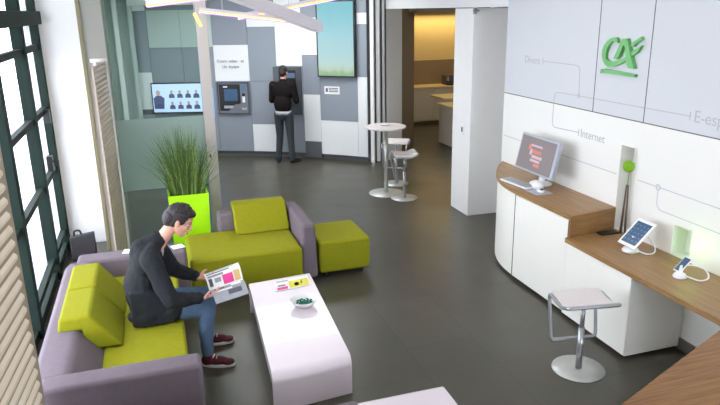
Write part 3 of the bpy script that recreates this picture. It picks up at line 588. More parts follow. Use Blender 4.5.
b = MB(); b.add([(1.29, 6.09, .05), (1.47, 6.09, .05), (1.47, 7.08, .05), (1.29, 7.08, .05), (1.32, 6.13, .62), (1.46, 6.13, .62), (1.46, 7.06, .62), (1.32, 7.06, .62)], [(0, 3, 2, 1), (4, 5, 6, 7), (0, 1, 5, 4), (1, 2, 6, 5), (2, 3, 7, 6), (3, 0, 4, 7)])
b.build('armrest', 'mauve', t, bevel=.035)
for x, y in ((.3, 6.12), (1.36, 6.18), (.3, 6.78), (1.36, 6.98)): foot(t, x, y)
t = thing('ottoman', (1.8, 6.4, 0), 'lime ottoman cube beside the mauve arm of the far sofa', 'ottoman')
MB().box(1.49, 2.05, 6.14, 6.78, .06, .41).build('cushion', 'lime', t, bevel=.035)
for x, y in ((1.58, 6.22), (1.97, 6.22), (1.58, 6.7), (1.97, 6.7)): foot(t, x, y)
t = thing('near_sofa', (.4, 2.7, 0), 'mauve sofa back at the bottom edge, left of the second white table', 'sofa')
MB().box(-.05, .93, 2.86, 3.07, .05, .6).build('backrest', 'mauve', t, bevel=.03)
MB().box(-.05, .93, 2.2, 2.86, .06, .42).build('seat', 'mauve', t, bevel=.03)
for x, y in ((.05, 2.3), (.83, 2.3), (.05, 2.97), (.83, 2.97)): foot(t, x, y)

# coffee tables
def coffee_table(label, pts, h, far_in):
    c = sum((Vector(p) for p in pts), Vector((0, 0)))/4
    t = thing('coffee_table', (c.x, c.y, 0), label, 'table', 'white coffee tables')
    nl, nr, fr, fl = [Vector(p) for p in pts]
    wdir = (nr-nl).normalized(); ldir = ((fr+fl)/2-(nr+nl)/2); Ln = ldir.length; ldir.normalize(); W2 = (nr-nl).length
    rr = .075; th = .05
    out = [(0, 0)]+[(rr-rr*math.cos(a), h-rr+rr*math.sin(a)) for a in [i*PI/16 for i in range(9)]]+[(Ln-rr+rr*math.sin(a), h-rr+rr*math.cos(a)) for a in [i*PI/16 for i in range(9)]]+[(Ln, 0)]
    r3 = rr-th
    inn = [(Ln-th, 0)]+[(Ln-rr+r3*math.cos(a), h-rr+r3*math.sin(a)) for a in [i*PI/16 for i in range(9)]]+[(rr-r3*math.sin(a), h-rr+r3*math.cos(a)) for a in [i*PI/16 for i in range(9)]]+[(th, 0)]
    def P(l, z, o): q_ = nl+ldir*l+wdir*o; return Vector((q_.x, q_.y, z))
    A_, B_ = out, inn[::-1]; n = len(A_); b = MB(); vs = []
    for o_ in (0, W2):
        vs += [P(l, z, o_) for l, z in A_]+[P(l, z, o_) for l, z in B_]
    fs = []
    for i in range(n-1):
        fs += [(i, i+1, n+i+1, n+i), (2*n+i, 3*n+i, 3*n+i+1, 2*n+i+1), (i, 2*n+i, 2*n+i+1, i+1), (n+i, n+i+1, 3*n+i+1, 3*n+i)]
    fs += [(0, n, 3*n, 2*n), (n-1, 3*n-1, 4*n-1, 2*n-1)]
    b.add(vs, fs); o = b.build('table_shell', 'table', t, bevel=.004)
    # closed inner panels along the long sides
    for o_ in (.03, W2-.05):
        b = MB(); b.poly([P(th*.9, .0+.02, o_), P(Ln-th*.9, .02, o_), P(Ln-th*.9, h-th*.9, o_), P(th*.9, h-th*.9, o_)], Vector((wdir.x, wdir.y, 0))*.02)
        b.build('side_panel', 'table', t)
    return t
coffee_table('long white coffee table with rounded ends holding a bowl and magazine', [(.60, 3.96), (1.19, 4.02), (1.29, 5.69), (.67, 5.66)], .30, 0)
coffee_table('white coffee table cut off by the bottom edge, only its far corner in view', [(.98, 1.9), (1.64, 1.9), (1.65, 3.52), (.99, 3.49)], .30, 0)
BX, BY = 1.055, 4.96
o = MB().lathe([(.05, 0), (.085, .022), (.112, .055), (.117, .066), (.111, .065), (.08, .028), (.045, .012), (0, .01)], (BX, BY, .301), 40).build('candy_bowl', 'bowl', smooth=True); tag(o, 'white bowl full of green candies on the long coffee table', 'bowl')
c0 = None; pts = []
for k in range(46):
    for tr in range(200):
        rr = .072*math.sqrt(random.random()); a = random.random()*2*PI; lay = 0 if k < 24 else 1
        if lay: rr *= .72
        p = Vector((BX+rr*math.cos(a), BY+rr*math.sin(a), .301+.026+lay*.014+(.012 if rr > .055 else 0)))
        if all((p-q_).length > .0165 for q_ in pts): break
    pts.append(p)
    if c0 is None:
        b = MB(); b.ell((0, 0, 0), (.0105, .008, .0075), seg=10, ring=6)
        for s_ in (-1, 1): b.add([(s_*.009, 0, 0), (s_*.016, .006, .002), (s_*.016, -.006, -.002), (s_*.016, 0, .004)], [(0, 1, 3), (0, 3, 2), (0, 2, 1), (1, 2, 3)])
        c0 = b.build('wrapped_candy', 'candy', smooth=True); o = tag(c0, 'green wrapped candy lying in the white bowl', 'candy', 'green candies in the bowl')
    else: o = c0.copy(); C.objects.link(o)
    o.location = p; o.rotation_euler = (random.random()*.8, random.random()*.8, random.random()*6.28)
# magazine on the table
t = thing('magazine', (1.06, 5.44, .301), 'closed magazine with white and yellow cover lying on the coffee table', 'magazine')
mc = [Vector(p) for p in ((.885, 5.32, .302), (1.215, 5.36, .302), (1.235, 5.585, .302), (.91, 5.545, .302))]
MB().poly(mc, (0, 0, .005)).build('cover', 'paper', t)
def mq(a, c_, z): return (mc[0]*(1-a)+mc[1]*a)*(1-c_)+(mc[3]*(1-a)+mc[2]*a)*c_+Vector((0, 0, z))
def mrect(b, a0, a1, c0_, c1, mi): b.poly([mq(a0, c0_, .0052), mq(a1, c0_, .0052), mq(a1, c1, .0052), mq(a0, c1, .0052)], (0, 0, .0004), mi)
b = MB(); mrect(b, .4, .97, .05, .75, 0); mrect(b, .05, .35, .05, .3, 1); mrect(b, .05, .4, .8, .93, 2); mrect(b, .55, .68, .2, .5, 3); mrect(b, .74, .78, .35, .6, 4); mrect(b, .08, .3, .4, .5, 4)
b.build('cover_print', ['pyellow', 'pink', 'paperg', 'ptan', 'pdk'], t)

# ------------------------------------------------ planter with grass
t = thing('potted_grass', (.29, 7.5, 0), 'tall green grass in an acid green square planter by the glass', 'plant')
b = MB(); x0, x1, y0, y1, h = .07, .51, 7.24, 7.66, .75
b.add([(x0+.02, y0+.02, 0), (x1-.02, y0+.02, 0), (x1-.02, y1-.02, 0), (x0+.02, y1-.02, 0), (x0, y0, h), (x1, y0, h), (x1, y1, h), (x0, y1, h), (x0+.02, y0+.02, h), (x1-.02, y0+.02, h), (x1-.02, y1-.02, h), (x0+.02, y1-.02, h), (x0+.02, y0+.02, h-.06), (x1-.02, y0+.02, h-.06), (x1-.02, y1-.02, h-.06), (x0+.02, y1-.02, h-.06)],
 [(0, 3, 2, 1), (0, 1, 5, 4), (1, 2, 6, 5), (2, 3, 7, 6), (3, 0, 4, 7), (4, 5, 9, 8), (5, 6, 10, 9), (6, 7, 11, 10), (7, 4, 8, 11), (8, 9, 13, 12), (9, 10, 14, 13), (10, 11, 15, 14), (11, 8, 12, 15), (12, 13, 14, 15)])
b.build('planter', 'pot', t)
MB().box(x0+.025, x1-.025, y0+.025, y1-.025, h-.075, h-.045).build('soil', 'soil', t)
b = MB()
for k in range(620):
    px, py = .29+random.gauss(0, .08), 7.42+random.gauss(0, .07); px = min(max(px, x0+.04), x1-.04); py = min(max(py, y0+.04), y1-.04)
    a = random.random()*2*PI; sp = abs(random.gauss(0, .15))+.02; dx, dy = (px-.29)*1.2+math.cos(a)*sp, (py-7.42)*.6+math.sin(a)*sp*.45
    if random.random() < .12: dx -= .12
    Lh = random.uniform(.5, .86)*(1-.35*min(1, abs(dx)/.45)); wd = random.uniform(.0025, .0055); dy = min(dy, 7.85-py-.03)
    sd = Vector((-math.sin(a), math.cos(a), 0))*wd if abs(math.sin(a)) > .3 else Vector((wd, 0, 0)); vs = []; n = 5
    for i in range(n+1):
        q_ = i/n; c_ = Vector((px+dx*q_**1.5, py+dy*q_**1.5, h-.05+Lh*(q_-.12*q_*q_*abs(dx)*3))); s2 = sd*(1-q_*.85); vs += [c_-s2, c_+s2]
    b.add(vs, [(2*i, 2*i+1, 2*i+3, 2*i+2) for i in range(n)], 0 if random.random() < .72 else 1)
b.build('grass_blades', ['blade', 'blade2'], t)['kind'] = 'stuff'

# ------------------------------------------------ radiators, bag
def radiator(p0, p1, z0, z1, label, pitch, depth=.05):
    p0, p1 = Vector(p0), Vector(p1); d_ = (p1-p0).normalized(); n_ = Vector((d_.y, -d_.x))
    t = thing('ribbed_radiator', (p0.x, p0.y, 0), label, 'radiator', 'tall ribbed radiators')
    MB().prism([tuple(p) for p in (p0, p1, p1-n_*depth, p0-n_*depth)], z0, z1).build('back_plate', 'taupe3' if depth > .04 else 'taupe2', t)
    b = MB(); k = 0; z = z0+pitch/2
    while z < z1-.02:
        pr = [(0, -pitch*.36), (pitch*(.2 if depth > .04 else .13), -pitch*.12), (pitch*(.2 if depth > .04 else .13), pitch*.12), (0, pitch*.36)]
        a = p0+d_*.02; c_ = p1-d_*(.04 if depth < .045 else .09)
        b.add([(a.x+n_.x*q_, a.y+n_.y*q_, z+w_) for q_, w_ in pr]+[(c_.x+n_.x*q_, c_.y+n_.y*q_, z+w_) for q_, w_ in pr], [(0, 1, 5, 4), (1, 2, 6, 5), (2, 3, 7, 6), (0, 3, 2, 1), (4, 5, 6, 7)]); z += pitch
    b.build('ribs', 'taupe' if depth > .04 else 'taupe2', t, smooth=False)
    return t
t = radiator((-.50, 6.9), (-.425, 7.66), .03, 2.2, 'tall beige ribbed radiator on the pilaster between the sunlit wall and glass', .05, .016)
MB().tube([(-.50, 7.2, 2.2), (-.50, 7.2, 2.26)], .014).tube([(-.54, 7.18, 2.25), (-.39, 7.21, 2.25)], [.018, .018]).build('valve', 'wplastic', t, smooth=True)
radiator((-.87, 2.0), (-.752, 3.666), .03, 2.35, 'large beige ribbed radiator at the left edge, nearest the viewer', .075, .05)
t = thing('carry_bag', (-.91, 7.72, 0), 'black upright carry bag standing against the white wall by the window', 'bag')
b = MB(); b.add([(-1.04, 7.62, 0), (-.78, 7.62, 0), (-.78, 7.82, 0), (-1.04, 7.82, 0), (-1.04, 7.68, .26), (-.77, 7.69, .30), (-.78, 7.77, .29), (-1.03, 7.77, .26)], [(0, 3, 2, 1), (4, 5, 6, 7), (0, 1, 5, 4), (1, 2, 6, 5), (2, 3, 7, 6), (3, 0, 4, 7)])
b.build('body', 'bag', t, bevel=.012)
MB().tube(rounded([(-1.0, 7.72, .25), (-.99, 7.72, .33), (-.93, 7.72, .33), (-.91, 7.72, .26)], .02, False), .012, 8).build('handle', 'bag', t, smooth=True)

# ------------------------------------------------ lamp sticks
def stick(p0, p1, w_, label, glow_side=1, cable=True):
    p0, p1 = Vector(p0), Vector(p1); mid = (p0+p1)/2
    t = thing('lamp_stick', mid, label, 'pendant lamp', 'crossed pendant lamp sticks')
    d_ = (p1-p0).normalized(); s_ = d_.cross(Vector((0, 0, 1))).normalized(); up = s_.cross(d_).normalized()
    def pr(b, s0, s1, u0, u1, mi=0): b.poly([p0+s_*s0+up*u0, p0+s_*s1+up*u0, p0+s_*s1+up*u1, p0+s_*s0+up*u1], p1-p0, mi)
    b = MB(); pr(b, -w_/2, w_/2, -w_/2, w_/2); b.build('profile', 'stick', t)
    if glow_side:
        b = MB(); pr(b, -w_*.45, -w_*.15, -w_/2-.006, -w_/2); b.build('gold_strip', 'ledg', t, label='warm gold light strip')
        b = MB(); pr(b, -w_*.15, w_*.3, -w_/2-.006, -w_/2); b.build('violet_strip', 'ledv', t, label='violet light strip')
        b = MB(); pr(b, w_/2, w_/2+.004, -w_*.5, -w_*.2); b.build('edge_strip', 'ledg', t, label='warm gold light strip')
    for q_ in (.25, .75):
        c_ = p0.lerp(p1, q_); MB().tube([c_+Vector((0, 0, w_*.4)), (c_.x, c_.y, 3.2)], .002, 6).build('cable', 'grey_metal', t)
    return t
stick((.20, 4.15, 2.93), (1.275, 5.0, 2.575), .075, 'broad white lamp stick pointing down to the right, its square end facing out', 0)
stick((.05, 5.9, 2.775), (.9, 5.6, 2.87), .055, 'lamp stick nearest the glass partition, at top left')
stick((.40, 5.0, 2.715), (1.04, 5.0, 2.635), .035, 'thin lamp stick sloping down to the right beneath the others')
stick((.70, 5.25, 2.66), (1.75, 5.1, 2.85), .04, 'lamp stick rising to the right towards the portrait screen')
t = thing('stick_reflection', (.58, 7.6, 2.62), 'small elongated warm glow standing in for a stick reflected in the glass partition', 'lamp')  # glowing tube and cable model a stick's reflection in the glass
MB().tube([(.545, 7.6, 2.69), (.61, 7.6, 2.55)], .016, 10).build('tube', 'ledg', t, smooth=True)
MB().tube([(.545, 7.6, 2.69), (.545, 7.6, 3.2)], .003, 6).build('cable', 'grey_metal', t)

# ------------------------------------------------ column fittings
t = thing('door_opener', (3.9, 7.76, 1.15), 'small white and dark switch plate on the white column', 'switch')
MB().box(3.895, 3.91, 7.73, 7.79, 1.08, 1.22).build('plate', 'wplastic', t); MB().box(3.89, 3.895, 7.745, 7.775, 1.12, 1.18).build('button', 'black', t)
t = thing('door_bracket', (3.92, 7.55, 2.66), 'small steel bracket at the top corner of the white column', 'bracket')
MB().box(3.9, 3.94, 7.53, 7.56, 2.62, 2.7).build('plate', 'chrome', t); MB().tube([(3.88, 7.52, 2.66), (3.96, 7.52, 2.66)], .012).build('pin', 'chrome', t)

# ------------------------------------------------ kitchen
t = thing('kitchen_cabinet', (6.6, 14.7, 0), 'long pale kitchen base cabinet along the far kitchen wall', 'cabinet')
MB().box(5.95, 8.05, 14.45, 14.98, .08, .86).build('body', 'kcab', t); MB().box(5.95, 8.05, 14.5, 14.98, 0, .08).build('plinth', 'brown', t)
for k in range(4): MB().box(5.96+k*.52, 6.46+k*.52, 14.435, 14.449, .1, .85).build('door', 'kcab', t)
o = MB().box(5.95, 8.05, 14.42, 14.98, .862, .9).build('kitchen_worktop', 'ktop'); tag(o, 'pale kitchen worktop along the far kitchen wall', 'worktop')
t = thing('coffee_machine', (6.95, 14.7, .9), 'small dark coffee machine on the far kitchen worktop', 'coffee machine')
MB().box(6.86, 7.1, 14.6, 14.85, .902, 1.13).build('body', 'dgrey', t, bevel=.01); MB().tube([(6.9, 14.57, 1.0), (6.9, 14.57, 1.1)], .03).build('spout', 'chrome', t); MB().box(6.88, 7.05, 14.5, 14.6, .902, .93).build('drip_tray', 'black', t)
t = thing('kitchen_table', (6.1, 12.9, 0), 'high kitchen table with a thin leg inside the kitchen', 'table')
MB().box(5.83, 6.6, 12.5, 13.2, .85, .885).build('table_top', 'ktop', t, bevel=.004)
for x in (6.02, 6.5): MB().tube([(x, 12.85, 0), (x, 12.85, .85)], .022).build('leg', 'grey_metal', t)
t = thing('kitchen_unit', (5.9, 11.9, 0), 'white kitchen unit end just inside the opening beside the column', 'cabinet')
MB().box(5.64, 6.3, 11.2, 12.3, .02, .8).build('body', 'kcab', t); MB().box(5.6, 6.32, 11.15, 12.33, .80, .83).build('top', 'ktop', t)

# ------------------------------------------------ people
V = Vector
def hand(b, wrist, tip, palm_n, r0=1.0, curl=.5, thumb=1):
    """palm, four unequal curled fingers and a thumb; tip = where the knuckles point, palm_n = direction out of the palm"""
    w_ = V(wrist); d_ = (V(tip)-w_).normalized(); n_ = V(palm_n); n_ = (n_-d_*n_.dot(d_)).normalized(); s_ = d_.cross(n_)
    for k in range(4):
        o_ = (k-1.5)*.019*r0; b.cap(w_+s_*o_*.6, w_+d_*.085*r0+s_*o_, .0125*r0, .0105*r0)
    for k, L_ in enumerate((.07, .078, .073, .056)):
        o_ = (k-1.5)*.02*r0; p = w_+d_*.085*r0+s_*o_; a = 0; P_ = [p]
        for j, fr in enumerate((.45, .32, .23)):
            a += curl*(.7 if j == 0 else .6); p = p+(d_*math.cos(a)+n_*math.sin(a))*L_*fr*r0; P_.append(p)
        b.chain(P_, [.0095*r0, .0085*r0, .008*r0, .0068*r0])
    ts = -1*thumb; p = w_+d_*.025*r0+s_*ts*.026*r0
    b.chain([p, p+(d_*.5+s_*ts*.6+n_*.5).normalized()*.04*r0, p+(d_*.5+s_*ts*.6+n_*.5).normalized()*.04*r0+(d_*.9+n_*.6).normalized()*.032*r0], [.014*r0, .011*r0, .008*r0])
def head(b, c, q, s=1.0):
    P = lambda x, y, z: V(c)+q @ (V((x, y, z))*s)
    E_ = lambda x, y, z, a, e, g: b.ell(P(x, y, z), (a*s, e*s, g*s), q)
    E_(-.008, 0, .03, .098, .076, .092); E_(.022, 0, -.02, .066, .062, .085); E_(.045, 0, -.075, .042, .040, .036); E_(.066, 0, -.098, .02, .022, .018)
    E_(.07, 0, .035, .022, .052, .016)                           # brow
    for sy in (-1, 1): E_(.055, sy*.035, -.02, .028, .024, .026)  # cheeks
    b.chain([P(.086, 0, .02), P(.103, 0, -.008), P(.112, 0, -.028)], [.009*s, .011*s, .013*s]); 
    for sy in (-1, 1): E_(.098, sy*.012, -.033, .010, .009, .008)
    E_(.088, 0, -.062, .013, .026, .008); E_(.086, 0, -.075, .012, .022, .008)
    for sy in (-1, 1): b.ell(P(-.005, sy*.078, -.008), (.019*s, .008*s, .032*s), q @ Quaternion((0, 1, 0), R(-12)))
def face_bits(t, c, q, s=1.0):
    P = lambda x, y, z: V(c)+q @ (V((x, y, z))*s)
    for sy in (-1, 1):
        e = MB().ell(P(.070, sy*.031, .008), (.014*s, .013*s, .007*s), q, 12, 8).build('eye', 'eyew', t, smooth=True)
        MB().ell(P(.0815, sy*.031, .007), (.0045*s, .0065*s, .0065*s), q, 10, 6).build('iris', 'eyed', e, smooth=True)
        MB().chain([P(.088, sy*.014, .032), P(.087, sy*.032, .037), P(.078, sy*.048, .032)], [.0035*s, .004*s, .0025*s]).build('eyebrow', 'hair', t, smooth=True)
    MB().chain([P(.0985, -.02, -.0685), P(.1015, 0, -.067), P(.0985, .02, -.0685)], [.003*s, .0052*s, .003*s]).build('mouth', 'lip', t, smooth=True)

# --- seated reader
t = thing('person', (-.15, 4.95, .42), 'seated young man in a dark jacket and blue jeans reading an open magazine', 'person')
hc = V((.112, 4.95, 1.172)); hq = Quaternion((0, 0, 1), R(-8)) @ Quaternion((0, 1, 0), R(30))
NS, FS = V((-.125, 4.765, .955)), V((-.09, 5.135, .96)); NE, FE = V((-.01, 4.665, .655)), V((.04, 5.235, .67)); NW, FW = V((.205, 4.735, .60)), V((.205, 5.12, .63))
NH, FH = V((-.13, 4.86, .50)), V((-.13, 5.04, .50)); NK, FK = V((.255, 4.80, .475)), V((.30, 5.09, .475)); NA, FA = V((.225, 4.765, .095)), V((.26, 5.115, .095))
pel, sp, ch, nk = V((-.16, 4.95, .50)), V((-.215, 4.95, .69)), V((-.155, 4.95, .90)), V((-.04, 4.95, 1.03))
b = MB(); head(b, hc, hq, .98); b.cap(nk, hc+hq @ V((-.03, 0, -.06)), .052, .05)
b.chain([pel, sp, ch], [.085, .08, .085]); b.cap(ch, nk, .07, .055); b.cap(ch, NS, .07, .05); b.cap(ch, FS, .07, .05)
for a_, e_, w_ in ((NS, NE, NW), (FS, FE, FW)): b.chain([a_, e_, w_], [.045, .036, .025])
for h_, k_, a_ in ((NH, NK, NA), (FH, FK, FA)): b.cap(pel, h_, .09, .075); b.chain([h_, k_, a_], [.07, .048, .032])
hand(b, NW+(NW-NE).normalized()*.012, NW+V((.10, .02, .01)), V((-.1, .35, .9)), .98, .45, -1)
hand(b, FW+(FW-FE).normalized()*.012, FW+V((.09, -.04, -.005)), V((-.1, -.35, .9)), .95, .6, 1)
b.build('body', 'skin', t, remesh=.0045, sm=3, smooth=True)
face_bits(t, hc, hq, .98)
# hair: cap over crown and back, fringe forward
b = MB(); H_ = lambda x, y, z: hc+hq @ (V((x, y, z))*.98)
b.ell(H_(-.022, 0, .052), (.099, .085, .085), hq); b.ell(H_(-.066, 0, .005), (.066, .08, .082), hq); b.ell(H_(.045, 0, .092), (.052, .062, .032), hq); b.ell(H_(-.075, 0, -.045), (.032, .052, .035), hq)
for sy in (-1, 1): b.ell(H_(.012, sy*.067, .032), (.034, .014, .04), hq); b.ell(H_(-.035, sy*.066, .0), (.03, .016, .05), hq)
random.seed(3)
for k in range(90):
    a = random.uniform(-2.6, 2.6); e_ = random.uniform(.15, 1.45); d_ = V((math.cos(a)*math.cos(e_), math.sin(a)*math.cos(e_), math.sin(e_)))
    p = V((-.022, 0, .05))+V((d_.x*.092, d_.y*.08, d_.z*.082)); 
    if p.x > .05 and p.z < .09: continue
    p2 = p+V((.022, random.uniform(-.014, .014), random.uniform(-.002, .016))); b.cap(H_(*p), H_(*p2), .012, .005)
b.build('hair', 'hair', t, remesh=.004, sm=1, smooth=True)
# shirt collar
b = MB(); b.tube([nk+V((-.02, 0, .0)), nk+V((.002, 0, .028))], [.060, .052], 20).build('shirt_collar', 'shirt', t, smooth=True)
b = MB(); b.ell(ch+V((.075, 0, .02)), (.05, .05, .11), Quaternion((0, 1, 0), R(20))); b.build('shirt', 'shirt', t, smooth=True)
# jacket
b = MB(); b.ell(sp+V((.01, 0, -.02)), (.142, .19, .22), Quaternion((0, 1, 0), R(4))); b.ell(ch+V((-.005, 0, -.0)), (.118, .19, .15), Quaternion((0, 1, 0), R(18))); b.ell(pel+V((-.015, 0, .03)), (.15, .205, .14)); b.cap(ch+V((-.01, 0, .05)), nk+V((-.022, 0, .008)), .115, .070); b.cap(NS+V((.0, .03, .01)), nk+V((-.03, 0, -.01)), .06, .055); b.cap(FS+V((.0, -.03, .01)), nk+V((-.03, 0, -.01)), .06, .055)
b.cap(ch+V((-.005, 0, .02)), NS, .085, .066); b.cap(ch+V((-.005, 0, .02)), FS, .085, .066)
for a_, e_, w_ in ((NS, NE, NW), (FS, FE, FW)): b.chain([a_, e_, e_.lerp(w_, .93)], [.074, .066, .047])
# hem flaring over the seat
b.poly([(-.30, 4.735, .435), (.0, 4.735, .43), (.02, 4.75, .53), (-.1, 4.76, .7), (-.30, 4.76, .7)], (0, .05, 0)); b.ell((-.2, 4.82, .49), (.14, .10, .065)); b.ell((-.2, 5.06, .49), (.13, .10, .065)); b.ell((-.0, 4.80, .51), (.085, .075, .075))
jk = b.build('jacket', 'jacket', t, remesh=.007, sm=5, smooth=True)
tx = bpy.data.textures.new('cloth_folds', 'CLOUDS'); tx.noise_scale = .09
dm = jk.modifiers.new('folds', 'DISPLACE'); dm.texture = tx; dm.strength = .022; dm.mid_level = .5
MB().poly([ch+V((.06, -.055, .11)), ch+V((.115, -.05, .05)), ch+V((.135, -.035, -.10)), ch+V((.115, -.02, -.02)), ch+V((.085, -.03, .12))], (0, .006, 0)).build('lapel', 'jacket', t)
# jeans
b = MB(); b.ell(pel+V((.02, 0, .0)), (.13, .165, .085))
for h_, k_, a_ in ((NH, NK, NA), (FH, FK, FA)): b.chain([h_, h_.lerp(k_, .5)+V((0, 0, .004)), k_, k_.lerp(a_, .45)+V((-.012, 0, 0)), a_+V((0, 0, .03))], [.088, .078, .064, .060, .046])
jn = b.build('jeans', 'jeans', t, remesh=.007, sm=4, smooth=True)
tx2 = bpy.data.textures.new('denim_folds', 'CLOUDS'); tx2.noise_scale = .06
dm = jn.modifiers.new('folds', 'DISPLACE'); dm.texture = tx2; dm.strength = .014
def shoe(t, A_, dirv, mu, ms, L_=.27):
    d_ = V(dirv).normalized(); s_ = V((-d_.y, d_.x, 0)); c_ = V((A_.x, A_.y, 0))-d_*.055
    def ring_(k): return None
    b = MB(); out = []
    for k in range(20):
        a = 2*PI*k/20; x = (math.cos(a)+1)/2*L_; w_ = math.sin(a)*(.034+.012*min(1, x/(L_*.7))); out.append(c_+d_*x+s_*w_)
    b.prism([(p.x, p.y) for p in out], 0.002, .028); sole_b = b
    b = MB(); q_ = Matrix((d_, s_, V((0, 0, 1)))).transposed().to_quaternion()
    b.ell(c_+d_*.05+V((0, 0, .055)), (.052, .036, .05), q_); b.ell(c_+d_*.13+V((0, 0, .045)), (.085, .040, .042), q_); b.ell(c_+d_*.205+V((0, 0, .036)), (.058, .042, .026), q_); b.cap(A_+V((0, 0, .0)), c_+d_*.06+V((0, 0, .05)), .042, .04)
    sh_ = b.build('shoe', mu, t, remesh=.005, sm=3, smooth=True)
    sole_b.build('sole', ms, sh_, bevel=.006)
    if ms == 'sole':
        b = MB()
        for k in range(4): p = c_+d_*(.10+.025*k)+V((0, 0, .088-.010*k)); b.tube([p-s_*.025, p+V((0, 0, .006)), p+s_*.025], .004, 6)
        b.build('laces', ms, sh_)
shoe(t, NA, (.95, -.3, 0), 'shoe', 'sole'); shoe(t, FA, (1, -.08, 0), 'shoe', 'sole')
for a_ in (NA, FA): MB().tube([a_+V((0, 0, -.03)), a_+V((0, 0, .05))], .038, 14).build('sock', 'sock', t, smooth=True)
# open magazine in his hands
t = thing('open_magazine', (.42, 4.85, .62), 'open magazine held up in the hands of the seated young man', 'magazine')
sp0, sp1 = V((.285, 4.85, .605)), V((.55, 4.835, .665)); lf0, lf1 = V((.262, 5.10, .645)), V((.545, 5.07, .725)); rt0, rt1 = V((.31, 4.60, .60)), V((.555, 4.585, .655))
def page(name, a0, a1, b0, b1, mats, prints):
    b = MB(); n = 8; g = []
    for i in range(n+1):
        q_ = i/n; sag = V((0, 0, .025*math.sin(q_*PI))); g.append((a0.lerp(b0, q_)+sag, a1.lerp(b1, q_)+sag))
    vs = []; 
    for z_ in (0, -.004):
        for p, q_ in g: vs += [p+V((0, 0, z_)), q_+V((0, 0, z_))]
    m_ = 2*(n+1); fs = []
    for i in range(n): a = 2*i; fs += [(a, a+1, a+3, a+2), (m_+a, m_+a+2, m_+a+3, m_+a+1), (a, a+2, m_+a+2, m_+a), (a+1, m_+a+1, m_+a+3, a+3)]
    fs += [(0, m_, m_+1, 1), (2*n, 2*n+1, m_+2*n+1, m_+2*n)]; b.add(vs, fs, 0)
    def pt(x, y):
        i = min(int(x*n), n-1); f_ = x*n-i; p = g[i][0].lerp(g[i+1][0], f_); q_ = g[i][1].lerp(g[i+1][1], f_); return p.lerp(q_, y)+V((0, 0, .0012))
    for x0_, x1_, y0_, y1_, mi in prints:
        m2 = 4; 
        for k in range(m2):
            xa, xb = x0_+(x1_-x0_)*k/m2, x0_+(x1_-x0_)*(k+1)/m2; b.poly([pt(xa, y0_), pt(xb, y0_), pt(xb, y1_), pt(xa, y1_)], (0, 0, .0005), mi)
    b.build(name, mats, t)
page('left_page', sp0, sp1, lf0, lf1, ['paper', 'paperg', 'pink', 'ptan', 'pdk'], [(.72, .8, .05, .7, 4), (.88, .93, .1, .85, 1), (.5, .62, .05, .5, 1), (.05, .45, .45, .75, 2), (.1, .45, .05, .15, 4), (.05, .5, .78, .95, 3), (.2, .4, .22, .4, 1)])
page('right_page', sp0, sp1, rt0, rt1, ['paperg', 'paper', 'pink', 'ptan', 'pdk'], [(.1, .3, .1, .4, 4), (.4, .5, .1, .6, 1), (.55, .8, .45, .85, 4), (.05, .3, .6, .9, 1)])
# leaflets on the sofa arm
for i, (x, y, a) in enumerate(((.10, 6.0, .3), (-.33, 6.03, -.2))):
    q_ = Matrix.Rotation(a, 3, 'Z'); P = [V((x, y, .593))+q_ @ V(p) for p in ((-.055, -.05, 0), (.055, -.05, 0), (.055, .05, 0), (-.055, .05, 0))]
    o = MB().poly(P, (0, 0, .006)).build('leaflet', 'paper'); tag(o, ['white leaflet on the far sofa arm, in front of the man\'s chest', 'white leaflet on the far sofa arm, behind the man\'s back'][i], 'leaflet', 'leaflets on the sofa arm')

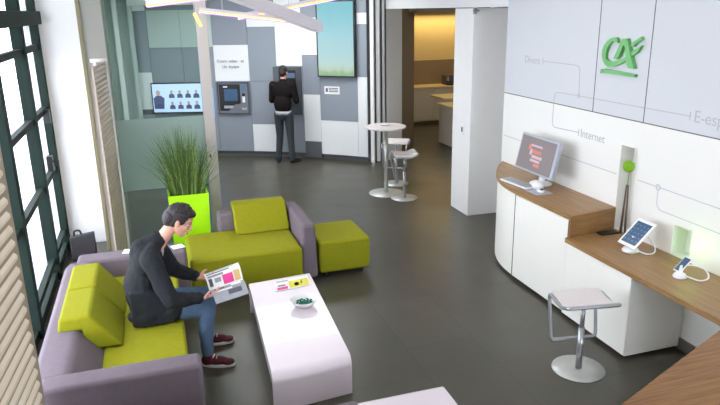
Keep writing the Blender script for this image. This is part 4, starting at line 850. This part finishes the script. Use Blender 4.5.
# --- standing man at the terminal
fx, fy = arc(33.3, -.40); T, Nn = hdir(33.3); T = -T if False else T
t = thing('person', (fx, fy, 0), 'standing man seen from behind in black sweater and dark jeans at the terminal', 'person')
def L3(a, d_, z): return V((fx, fy, z))+T*a+Nn*d_       # a to the right, d towards the wall
pel = L3(0, -.02, .93); sp = L3(0, -.03, 1.12); ch = L3(0, 0, 1.32); nk = L3(0, .03, 1.50); hc = L3(0, .06, 1.63)
hq = Nn.to_track_quat('X', 'Z') @ Quaternion((0, 1, 0), R(16))
b = MB(); head(b, hc, hq, .97); b.cap(nk, hc+V((0, 0, -.06)), .055, .052); b.chain([pel, sp, ch], [.09, .085, .09])
A = {}
for s_ in (-1, 1):
    sh, el, wr_ = L3(s_*.19, .0, 1.42), L3(s_*.235, .03, 1.14), L3(s_*.14, .24, 1.13); A[s_] = (sh, el, wr_)
    b.cap(ch, sh, .08, .05); b.chain([sh, el, wr_], [.046, .036, .026]); hand(b, wr_, wr_+Nn*.1-T*s_*.02, V((0, 0, -1)), .98, .35, s_)
    hp, kn, an = L3(s_*.095, -.01, .88), L3(s_*.105, .01, .49), L3(s_*.135, -.03, .10); A[s_] += (hp, kn, an)
    b.chain([hp, kn, an], [.08, .052, .036])
b.build('body', 'skin', t, remesh=.006, sm=3, smooth=True)
b = MB(); H_ = lambda x, y, z: hc+hq @ V((x, y, z))
b.ell(H_(-.02, 0, .05), (.098, .083, .082), hq); b.ell(H_(-.055, 0, -.0), (.055, .074, .08), hq); b.ell(H_(.04, 0, .09), (.05, .06, .03), hq); b.build('hair', 'hair', t, remesh=.006, sm=2, smooth=True)
face_bits(t, hc, hq, .97)
b = MB(); b.ell(sp+V((0, 0, -.03)), (.17, .13, .20), T.to_track_quat('X', 'Z')); b.ell(ch+V((0, 0, -.01)), (.205, .13, .19), T.to_track_quat('X', 'Z')); b.cap(ch, nk+V((0, 0, -.02)), .12, .07)
for s_ in (-1, 1): b.cap(ch+V((0, 0, .05)), A[s_][0], .09, .07); b.chain([A[s_][0], A[s_][1], A[s_][1].lerp(A[s_][2], .9)], [.07, .058, .042])
b.build('sweater', 'sweater', t, remesh=.009, sm=4, smooth=True)
b = MB(); b.tube([pel+V((0, 0, -.03)), pel+V((0, 0, .03))], [.155, .15], 24)
for v in b.v:
    r_ = v-pel; v -= Nn*r_.dot(Nn)*.2
b.build('shirt_hem', 'shirt', t, smooth=True)
b = MB(); b.ell(pel+V((0, 0, -.04)), (.16, .12, .11), T.to_track_quat('X', 'Z'))
for s_ in (-1, 1): b.chain([A[s_][3], A[s_][4], A[s_][5]+V((0, 0, -.03))], [.092, .066, .054])
b.build('jeans', 'djeans', t, remesh=.009, sm=4, smooth=True)
for s_ in (-1, 1): shoe(t, A[s_][5]+V((0, 0, -.02)), Nn+T*s_*.45, 'bshoe', 'black')
for o in bpy.data.objects:
    if '_o' in o: del o['_o']
